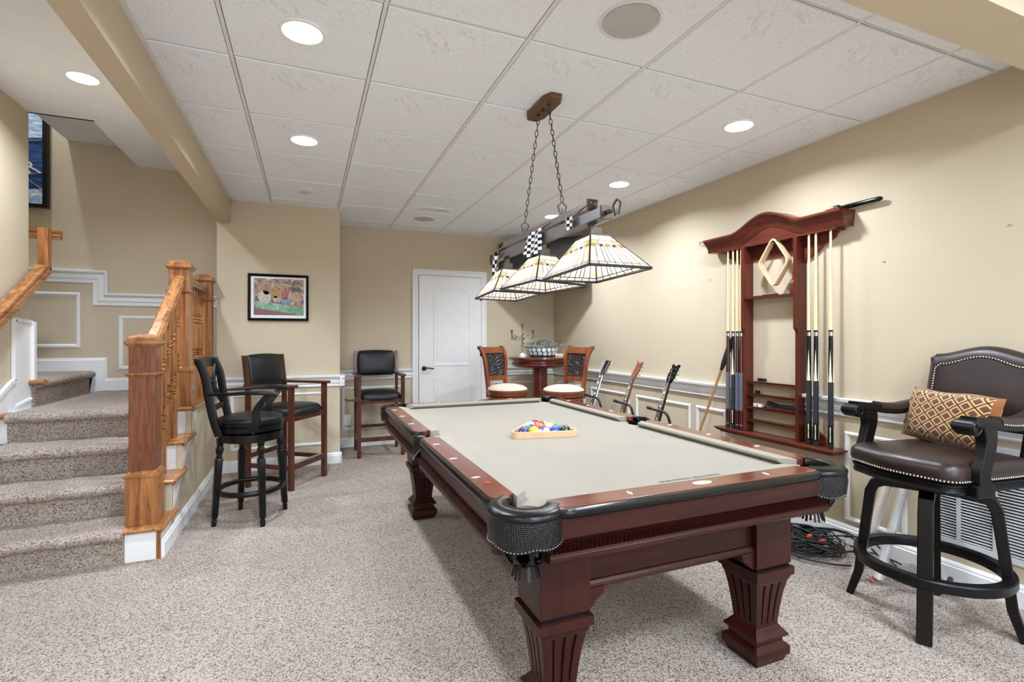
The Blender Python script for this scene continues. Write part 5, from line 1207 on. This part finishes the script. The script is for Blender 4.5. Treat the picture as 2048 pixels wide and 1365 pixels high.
# ------------------------------------------------------------------ guitars on stands along the right wall
def guitar(label, loc, bodyrgb, headm, neckm, boardm, style, hw=.035):
    """stands upright then leans back towards the wall; local x = away from the room, face towards -x"""
    t = thing('electric_guitar', label, 'guitar', loc, 0, 'guitars leaning in stands along the right wall'); t.rotation_euler = (0, R(18.6), 0)
    bm_ = plain('guitar_lacquer', bodyrgb, .15, .6, coat=.6); outl = []
    if style == 0: K = [(0, 0), (.10, .005), (.155, .06), (.16, .13), (.12, .20), (.105, .25), (.13, .32), (.115, .37), (.07, .385), (.03, .37), (-.03, .40), (-.10, .39), (-.135, .33), (-.11, .25), (-.125, .20), (-.165, .12), (-.155, .05), (-.10, .005)]
    else: K = [(0, 0), (.09, .008), (.14, .05), (.15, .12), (.115, .19), (.11, .24), (.15, .33), (.14, .37), (.09, .33), (.05, .30), (-.04, .30), (-.09, .36), (-.16, .41), (-.15, .34), (-.11, .24), (-.12, .18), (-.15, .11), (-.13, .045)]
    P_ = smooth_path([(0, a, b) for a, b in K + [K[0]]], 3)[:-1]
    obj('body', MB().loft([[(-.022, p.y, p.z) for p in P_], [(.022, p.y, p.z) for p in P_]]), bm_, t, 40, bevel=.004)
    L0, L1 = .33, .80
    obj('neck', MB().loft([[(-.024, -.026, L0), (-.024, .026, L0), (0, .022, L0), (.006, 0, L0), (0, -.022, L0)], [(-.014, -.021, L1), (-.014, .021, L1), (.004, .016, L1), (.010, 0, L1), (.004, -.016, L1)]]), neckm, t, 40)
    obj('fretboard', MB().loft([[(-.030, -.028, L0 - .03), (-.030, .028, L0 - .03), (-.024, .028, L0 - .03), (-.024, -.028, L0 - .03)], [(-.019, -.0215, L1), (-.019, .0215, L1), (-.014, .0215, L1), (-.014, -.0215, L1)]]), boardm, t)
    nut = L1; fx = lambda z: -.030 + (z - (L0 - .03))/(L1 - L0 + .03)*.011
    frz = [nut - .628*(1 - 2**(-i/12)) for i in range(0, 17)]; mb = MB()
    for z in frz:
        if z > L0: mb.box(fx(z) - .0012, -.024, z - .0012, fx(z), .024, z + .0012)
    obj('frets', mb, M['chrome'], t, kind='stuff')
    mk = M['pearl'] if style != 0 else M['white']
    for i in ([0] if style == 0 else []) + [2, 4, 6, 8, 11, 14]:
        z = (frz[i] + frz[i+1])/2; s_ = .014 if style == 0 else .007
        if z > L0: obj('fret_marker', MB().box(fx(z) - .0008, -s_, z - (.010 if style == 0 else .007), fx(z), s_, z + (.010 if style == 0 else .007)), mk, t)
    # headstock tilted back
    H = {0: [(.021, 0), (.030, .03), (.040, .05), (.038, .16), (.022, .172), (.006, .162), (-.006, .162), (-.022, .172), (-.038, .16), (-.040, .05), (-.030, .03), (-.021, 0)],
         1: [(.021, 0), (.032, .04), (.036, .07), (.034, .14), (.044, .185), (.022, .165), (.0, .150), (-.018, .168), (-.030, .178), (-.034, .13), (-.036, .07), (-.032, .04), (-.021, 0)],
         2: [(.021, 0), (.034, .035), (.040, .055), (.036, .15), (.046, .168), (.030, .176), (.010, .160), (-.010, .160), (-.030, .176), (-.046, .168), (-.036, .15), (-.040, .055), (-.034, .035), (-.021, 0)]}[style]
    he = child_empty('headstock', t, (-.006, 0, L1), (0, R(12), 0))
    obj('head_plate', MB().loft([[(-.008, a, b) for a, b in H], [(.008, a, b) for a, b in H]]), headm, he, 30, bevel=.001)
    if style == 0: obj('head_binding', MB().tube([(-.0085, a*.95, b) for a, b in H], .0015, 4), M['white'], he)
    for s in (-1, 1):
        for k in range(3):
            z = .05 + k*.04
            obj('tuning_peg', MB().tube([(-.016, s*.024, z), (.01, s*.024, z)], .0035, 6).tube([(.010, s*.024, z), (.010, s*.052, z)], .0022, 5).ball((.010, s*.058, z), .008, 8, 5, sc=(.5, 1, 1.1)), M['chrome'], he, 60)
    mb = MB()
    for k in range(6):
        y = (k - 2.5)*.0068; mb.tube([(-.034, y*1.3, .12), (-.021, y, L1), (-.024, (1 if k > 2.5 else -1)*.024, L1 + .05 + abs(k - 2.5)*.03)], .0005, 3)
    obj('strings', mb, M['chrome'], t)
    for z in (.20, .27): obj('pickup', MB().box(-.028, -.04, z - .017, -.02, .04, z + .017), M['chrome'] if style == 0 else M['blackpl'], t, bevel=.002)
    obj('bridge', MB().box(-.030, -.04, .115, -.02, .04, .127), M['chrome'], t); 
    for y, z in ((.09, .12), (.11, .08)): obj('control_knob', MB().lathe([(.010, 0), (.009, .014)], 12, M=Matrix.Translation((-.022, y*-1, z)) @ Matrix.Rotation(R(-90), 4, 'Y')), M['blackpl'], t, 40)
    return t
def gstand(label, loc):
    t = thing('guitar_stand', label, 'guitar stand', loc, 0, 'black guitar stands'); m = M['blackpl']; r = .011
    # upright on the right hand side of the neck, curling across it
    pts = smooth_path([(.20, -.01, .10), (.20, -.085, .30), (.155, -.115, .50), (.140, -.118, .575), (.128, -.105, .625), (.118, -.07, .648), (.10, .0, .655), (.085, .075, .665)], 6)
    obj('yoke', MB().tube(pts, r, 8), m, t, 60); obj('yoke_grip', MB().tube([(.09, .045, .661), (.083, .085, .666)], .0135, 10), M['rubber'], t, 60)
    for x, y in ((-.12, .17), (-.12, -.17), (.27, 0)): obj('stand_leg', MB().tube([(.20, -.01, .14), (x, y, .012)], .009, 8).ball((x, y, .013), .013, 8, 6), m, t, 60)
    obj('body_cradle', MB().tube(smooth_path([(.15, 0, .10), (.06, .13, .09), (-.05, .13, .085), (-.06, .13, .12)], 3), .008, 7).tube(smooth_path([(.15, 0, .10), (.06, -.13, .09), (-.05, -.13, .085), (-.06, -.13, .12)], 3), .008, 7).tube([(.20, -.01, .14), (.15, 0, .10)], .009, 7), M['rubber'], t, 60)
    return t
brownhead = wood('koa_headstock', (96, 50, 32), (150, 92, 62), 'z', .3, .4, 1)
for y, rgb, hm, nm, bd, stl, lab in ((4.285, (225, 222, 214), M['black'], M['mat'], M['black'], 0, 'white bound electric guitar with black headstock, farthest from the camera by the right wall'),
        (3.765, (110, 58, 36), brownhead, brownhead, wood('dark_board', (50, 40, 40), (74, 60, 58), 'z', .5, 0), 1, 'electric guitar with reddish brown headstock, middle one of the three by the right wall'),
        (3.285, (30, 30, 32), M['blackgloss'], M['black'], wood('rosewood_board', (52, 36, 34), (80, 58, 54), 'z', .5, 0), 2, 'electric guitar with glossy black headstock, nearest the cue rack')):
    g = guitar(lab, (2.475, y, .105), rgb, hm, nm, bd, stl); gstand({0: 'black guitar stand holding the farthest guitar by the right wall', 1: 'black guitar stand holding the brown headed guitar', 2: 'black guitar stand holding the guitar nearest the cue rack'}[stl], (2.50, y, 0))
# ------------------------------------------------------------------ brown leather bar stool, right foreground
t = thing('leather_bar_stool', 'dark brown nailhead leather bar stool with scrolled black arms, right foreground', 'bar stool', (2.573, 1.355, 0), R(-96.6))
ek = M['espresso']; rot0 = R(-14)
for k in range(4):
    a = PI/4 + PI/2*k + rot0; u = Vector((math.cos(a), math.sin(a), 0)); v = Vector((-math.sin(a), math.cos(a), 0))
    P3 = [(.0, .572), (.10, .572), (.165, .570), (.200, .552), (.216, .515), (.225, .44), (.245, .27), (.262, .12), (.298, 0)]
    wd = [.044, .044, .044, .044, .042, .040, .038, .036, .030]
    pts = [u*r + Vector((0, 0, z)) for r, z in P3]; rings = []
    for i, p in enumerate(pts):
        d = (pts[min(i+1, len(pts)-1)] - pts[max(i-1, 0)]).normalized(); nn = d.cross(v).normalized(); h = wd[i]/2; rings.append([p - v*.026 - nn*h, p + v*.026 - nn*h, p + v*.026 + nn*h, p - v*.026 + nn*h])
    obj('leg', MB().loft(rings), ek, t, 30, bevel=.004)
rings = [[((.258 + q)*math.cos(2*PI*i/56), (.258 + q)*math.sin(2*PI*i/56), .215 + z) for q, z in ((-.018, 0), (.020, 0), (.024, .006), (.024, .036), (.020, .042), (-.016, .042), (-.018, .036))] for i in range(56)]
obj('foot_ring', MB().loft(rings, closed=True), ek, t, 30)
obj('swivel_plate', MB().lathe([(.11, .592), (.11, .612)], 24), M['pewter'], t, 40)
sw, sd = .225, .215
def seat_outline(k=0, n=6):
    """rounded seat plan, front -y, bowed front"""
    pts = []
    for (cx, cy, a0) in ((sw - .06, sd + .01, 0), (-sw + .06, sd + .01, 90), (-sw + .06, -sd + .06, 180), (sw - .06, -sd + .06, 270)):
        r = (.03 if cy > 0 else .06) + k; ccx = cx + (.03 if cy > 0 else 0)*(1 if cx > 0 else -1)
        for i in range(n + 1):
            a = R(a0 + 90*i/n); pts.append([ccx + r*math.cos(a), cy + r*math.sin(a)])
        if a0 == 180:
            for i in range(1, 8): q = i/8; pts.append([-sw + .06 + (2*sw - .12)*q, -sd - k - .03*math.sin(PI*q)])
    return pts
def ringz(k, z): return [(p[0], p[1], z) for p in seat_outline(k)]
mb = MB(); mb.loft([ringz(-.02, .610), ringz(-.006, .612), ringz(-.002, .622), ringz(-.006, .630), ringz(-.006, .640), ringz(0, .644), ringz(0, .652), ringz(-.008, .656), ringz(-.008, .664)]); obj('seat_frame', mb, ek, t, 30)
mb = MB(); mb.loft([ringz(-.010, .655), ringz(.004, .665), ringz(.008, .69), ringz(.004, .715), ringz(-.012, .733), [(p[0]*.88, p[1]*.86, .742) for p in ringz(-.012, 0)], [(p[0]*.6, p[1]*.55, .748) for p in ringz(-.012, 0)], [(p[0]*.05, p[1]*.05, .75) for p in ringz(-.012, 0)]]); obj('seat_cushion', mb, M['brownleather'], t, 75)
def nails(name, pts, r=.0048, step=.0125):
    pts = [Vector(p) for p in pts]; mb = MB(); acc = 0
    for a, b in zip(pts, pts[1:]):
        L_ = (b - a).length; q = step - acc
        while q <= L_ and L_ > 1e-6: mb.ball(a + (b - a)*q/L_, r, 6, 4); q += step
        acc = (acc + L_) % step
    return obj(name, mb, M['brass'], t, 80, kind='stuff')
so = seat_outline(.007); nails('seat_nailheads', [(p[0], p[1], .668) for p in so + [so[0]]])
# back: padded panel with hump top
BW, BT = .238, .055
def backpt(u, z):
    """u -1..1; z height -> reclined, slightly curved"""
    w_ = BW*(1.0 - .05*min(1, max(0, (z - .84)/.34))); y = .315 + .17*(z - .80) + .0 - .022*(1 - abs(u)**2)*-1
    return Vector((u*w_, y - .02, z))
def ztopb(u): return 1.155 + .040*max(0, math.cos(u*PI*.62))**1.5 - .022*max(0, (abs(u) - .86)/.14)**2
rings = []; NB = 20
for i in range(NB + 1):
    u = -1 + 2*i/NB; zt = ztopb(u); zb = .825; e = 1 - abs(u)**8
    zs = [zb, zb + .05, (zb + zt)/2, zt - .055, zt - .02]; r = []
    for z in zs: p = backpt(u, z); r.append(p + Vector((0, -.032*e - .006, 0)))
    p = backpt(u, zt); r.append(p + Vector((0, -.012, .004))); r.append(p + Vector((0, .018, .002))); p = backpt(u, zt - .05); r.append(p + Vector((0, .034*e + .004, 0)))
    p = backpt(u, zb); r.append(p + Vector((0, .028*e + .004, 0))); rings.append(r)
obj('back_cushion', MB().loft(rings), M['brownleather'], t, 60)
# raised inner panel
rings = []
for i in range(NB + 1):
    u = (-1 + 2*i/NB)*.80; zt = ztopb(u/.8) - .052; zb = .835; e = max(0, 1 - abs(u/.8)**3); r = []
    for q in range(9):
        f = q/8; z = zb + (zt - zb)*f; b_ = .020*e*math.sin(PI*min(1, max(0, .06 + f*.88)))**.6; p = backpt(u, z); r.append(p + Vector((0, -.036 - b_, 0)))
    r += [backpt(u, zt) + Vector((0, -.02, 0)), backpt(u, zb) + Vector((0, -.02, 0))]; rings.append(r)
obj('back_inner_panel', MB().loft(rings), M['brownleather'], t, 60)
path = [backpt(-.82, .85) + Vector((0, -.040, 0)), backpt(-.82, ztopb(-1) - .045) + Vector((0, -.040, 0))] + [backpt((-1 + 2*i/20)*.82, ztopb(-1 + 2*i/20) - .045) + Vector((0, -.042, 0)) for i in range(21)] + [backpt(.82, .85) + Vector((0, -.040, 0))]
nails('back_nailheads', path)
for s in (-1, 1):
    obj('back_post', MB().loft([[(s*.205 + a*.019, y + b*.022, z) for a, b in ((-1, -1), (1, -1), (1, 1), (-1, 1))] for y, z in ((.235, .615), (.26, .72), (.29, .84), (.32, .95))]), ek, t, 30, bevel=.004)
    # arm: scrolled hand rest, leather pad, curved support
    aw = s*.242
    pts = smooth_path([(s*.215, .30, .915), (s*.236, .14, .885), (aw, .03, .888), (aw, -.07, .905), (aw, -.15, .912)], 6)
    obj('arm', MB().sweep(pts, [(-.026, -.020), (.026, -.020), (.032, 0), (.026, .018), (-.026, .018), (-.032, 0)]), ek, t, 40)
    mb = MB()
    sp = [(-.155 - .030*math.sin(R(q))*(1 - q/700), .888 + .024*math.cos(R(q))*(1 - q/700)) for q in range(0, 420, 30)]
    mb.loft([[(aw - .034, p[0], p[1]) for p in [( -.155 + .031*math.cos(R(q)), .888 + .031*math.sin(R(q))) for q in range(0, 360, 18)]], [(aw + .034, p[0], p[1]) for p in [( -.155 + .031*math.cos(R(q)), .888 + .031*math.sin(R(q))) for q in range(0, 360, 18)]]])
    for q in (-.036, .036): mb.tube([(aw + q, p[0], p[1]) for p in sp], .0055, 6)
    obj('arm_scroll', mb, ek, t, 40, bevel=.002)
    pad = [pts[i] + Vector((0, 0, .014)) for i in range(1, 15)]
    obj('arm_pad', MB().sweep(pad, [(-.030, -.012), (.030, -.012), (.032, .004), (.018, .018), (-.018, .018), (-.032, .004)]), M['brownleather'], t, 60)
    nails('arm_nailheads', [p + Vector((s*.033, 0, -.010)) for p in pad], .004)
    sup = smooth_path([(s*.238, -.07, .622), (s*.242, -.085, .69), (s*.244, -.065, .76), (s*.243, -.05, .83), (aw, -.065, .895)], 6); n_ = len(sup)
    obj('arm_support', MB().sweep(sup, [(-.020, -.030), (.020, -.030), (.020, .030), (-.020, .030)], up=(0, 1, 0), scale=[1.25 - .3*math.sin(PI*i/(n_-1)) for i in range(n_)]), ek, t, 40, bevel=.003)
    obj('support_foot', MB().box(s*.238 - .024, -.125, .605, s*.238 + .024, -.025, .66), ek, t, bevel=.008)
# lumbar pillow
def pillowmat():
    n = NT('gold_diamond_brocade', .85, .2); v = n.co(); sx = n.nd('ShaderNodeSeparateXYZ'); n.ln(v, sx.inputs[0])
    a = n.math('MULTIPLY', sx.outputs[0], 1/.068); b = n.math('MULTIPLY', sx.outputs[2], 1/.058)
    p = n.math('ADD', a, b); q = n.math('SUBTRACT', a, b)
    f = lambda s: n.math('ABSOLUTE', n.math('SUBTRACT', n.math('FRACT', s), .5))   # 0 centre .. .5 at line
    m = n.math('MAXIMUM', f(p), f(q))
    c = n.ramp(m, [(0.0, srgb(104, 60, 48)), (.16, srgb(62, 32, 30)), (.20, srgb(118, 74, 58)), (.30, srgb(204, 170, 112)), (.40, srgb(156, 112, 60)), (.455, srgb(38, 28, 18))], 'CONSTANT')
    bd = n.math('GREATER_THAN', n.math('MAXIMUM', n.math('MULTIPLY', n.math('ABSOLUTE', sx.outputs[0]), 1/.185), n.math('MULTIPLY', n.math('ABSOLUTE', sx.outputs[2]), 1/.112)), 1)
    n.col(n.mix(bd, c, srgb(134, 84, 42))); n.bump(n.math('ADD', n.noise(v, 300, 2), n.math('MULTIPLY', m, -2)), .4, .003); n.b.inputs['Sheen Weight'].default_value = .3; return n.m
pw, ph = .21, .125; mb = MB(); N1, N2 = 18, 12; vs = []; fs = []
for side in (-1, 1):
    for i in range(N1 + 1):
        for j in range(N2 + 1):
            u = -1 + 2*i/N1; v = -1 + 2*j/N2; th = .058*((1 - u**4)*(1 - v**4))**.55; k = 1 - .05*(1 - abs(u))*v*v - 0; l = 1 - .06*(1 - abs(v))*u*u
            vs.append((u*pw*l, side*th, v*ph*k + .004*math.sin(u*5)))
for s_ in range(2):
    o_ = s_*(N1+1)*(N2+1)
    for i in range(N1):
        for j in range(N2):
            a = o_ + i*(N2+1) + j; q = (a, a + N2 + 1, a + N2 + 2, a + 1); fs.append(q if s_ == 0 else q[::-1])
mb.add(vs, fs)
pl_ = obj('lumbar_pillow', mb, pillowmat(), None, 180); tag(pl_, 'gold and brown diamond patterned lumbar pillow on the leather bar stool', 'pillow')
seatM = Matrix.Translation((2.573, 1.355, 0)) @ Matrix.Rotation(R(-96.6), 4, 'Z')
pl_.matrix_world = seatM @ Matrix.Translation((-.03, .165, .868)) @ Euler((R(-17), R(1), R(-8))).to_matrix().to_4x4()
# ------------------------------------------------------------------ floor clutter by the right wall
clear = NT('clear_plastic_wrap', .1, .8); clear.b.inputs['Base Color'].default_value = (.9, .9, .92, 1)
tb = clear.nd('ShaderNodeBsdfTransparent'); mx = clear.nd('ShaderNodeMixShader'); mx.inputs[0].default_value = .7; clear.ln(clear.b.outputs[0], mx.inputs[1]); clear.ln(tb.outputs[0], mx.inputs[2]); clear.ln(mx.outputs[0], clear.n['Material Output'].inputs[0])
clear.bump(clear.noise(clear.co(), 60, 4), .8, .01)
for (x, y, x2, y2, lab, m, zt) in ((2.60, 1.70, 2.90, 1.66, 'cream paper roll in plastic leaning behind the leather bar stool', M['creamfab'], .62), (2.66, 1.63, 2.93, 1.60, 'silver wrapped roll leaning right beside the cream paper roll', M['chrome'], .63)):
    t = thing('wrapped_roll', lab, 'roll', (x, y, 0)); v1 = Vector((x2 - x, y2 - y, zt)); base = Vector((0, 0, .02))
    obj('roll_core', MB().tube([base, base + v1*.97], .017, 14), m if m != M['chrome'] else plain('silvery_paper', (210, 210, 212), .3, .5, .2, bump=.5, bscale=50), t, 50)
    obj('plastic_wrap', MB().tube([base + v1*.0 + Vector((0, 0, .004)), base + v1*.3, base + v1*.7, base + v1], [.026, .024, .027, .024], 14), clear.m, t, 50)
t = thing('black_case', 'flat black case on the floor behind the leather bar stool', 'case', (2.86, 1.53, 0), R(8)); obj('case_body', MB().box(-.08, -.09, 0, .08, .09, .055), M['blackpl'], t, bevel=.006); obj('case_lid_strip', MB().box(-.082, -.092, .036, .082, .092, .042), M['chrome'], t)
o = obj('glossy_booklet', MB().box(-.07, -.09, 0, .07, .09, .006), plain('grey_green_booklet', (150, 158, 150), .2, .6, var=.3, scale=20), None, loc=(2.85, 1.53, .056), rot=(0, 0, R(20))); tag(o, 'glossy grey-green booklet lying on the flat black case', 'booklet')
t = thing('cable_tangle', 'tangle of black audio cables on the carpet between pool table and right wall', 'cables', (2.74, 2.02, 0))
rnd = random.Random(5)
for k in range(16):
    cx, cy = rnd.uniform(-.10, .06), rnd.uniform(-.06, .14); rx, ry = rnd.uniform(.09, .19), rnd.uniform(.10, .20); ph_ = rnd.uniform(0, 6); pts = []; turns = rnd.choice((1.3, 1.7, 2.2)); zz = .012 + k*.004
    n = int(22*turns)
    for i in range(n + 1):
        a = ph_ + 2*PI*turns*i/n; r = 1 + .12*math.sin(a*2.3 + k) + .06*math.sin(a*5.1); x = cx + rx*r*math.cos(a); y = cy + ry*r*math.sin(a)
        pts.append((min(x, .262), y, zz + .010*(1 + math.sin(a*1.7 + k))))
    obj('cable', MB().tube(pts, rnd.choice((.0035, .0045, .0055)), 6), M['rubber'], t, 70)
for q in (((.0, -.05, .10), (.10, -.16, .12), (.16, -.22, .06), (.12, -.30, .015), (.0, -.34, .01)), ((.1, -.1, .1), (.19, -.18, .10), (.2, -.28, .03), (.13, -.36, .01), (.02, -.33, .01)), ((.15, -.1, .04), (.22, -.3, .02), (.15, -.42, .01), (.05, -.40, .01)), ((-.2, .1, .03), (-.22, -.05, .02), (-.1, -.2, .015), (.05, -.26, .012))):
    obj('cable', MB().tube(smooth_path(q, 7), .005, 6), M['rubber'], t, 70)
for (x, y, z, a, m, l) in ((-.02, -.345, .014, 200, 'redpl', .05), (.02, -.335, .016, -35, 'redpl', .06), (-.10, -.37, .012, 250, 'redpl', .02), (-.09, -.02, .10, 10, 'orange', .04), (-.05, -.06, .085, -20, 'redpl', .04)):
    d = Vector((math.cos(R(a)), math.sin(R(a)), 0)); p = Vector((x, y, z)); obj('cable_plug', MB().tube([p, p + d*l*.7, p + d*l], [.009, .009, .005], 8), M[m], t, 60)
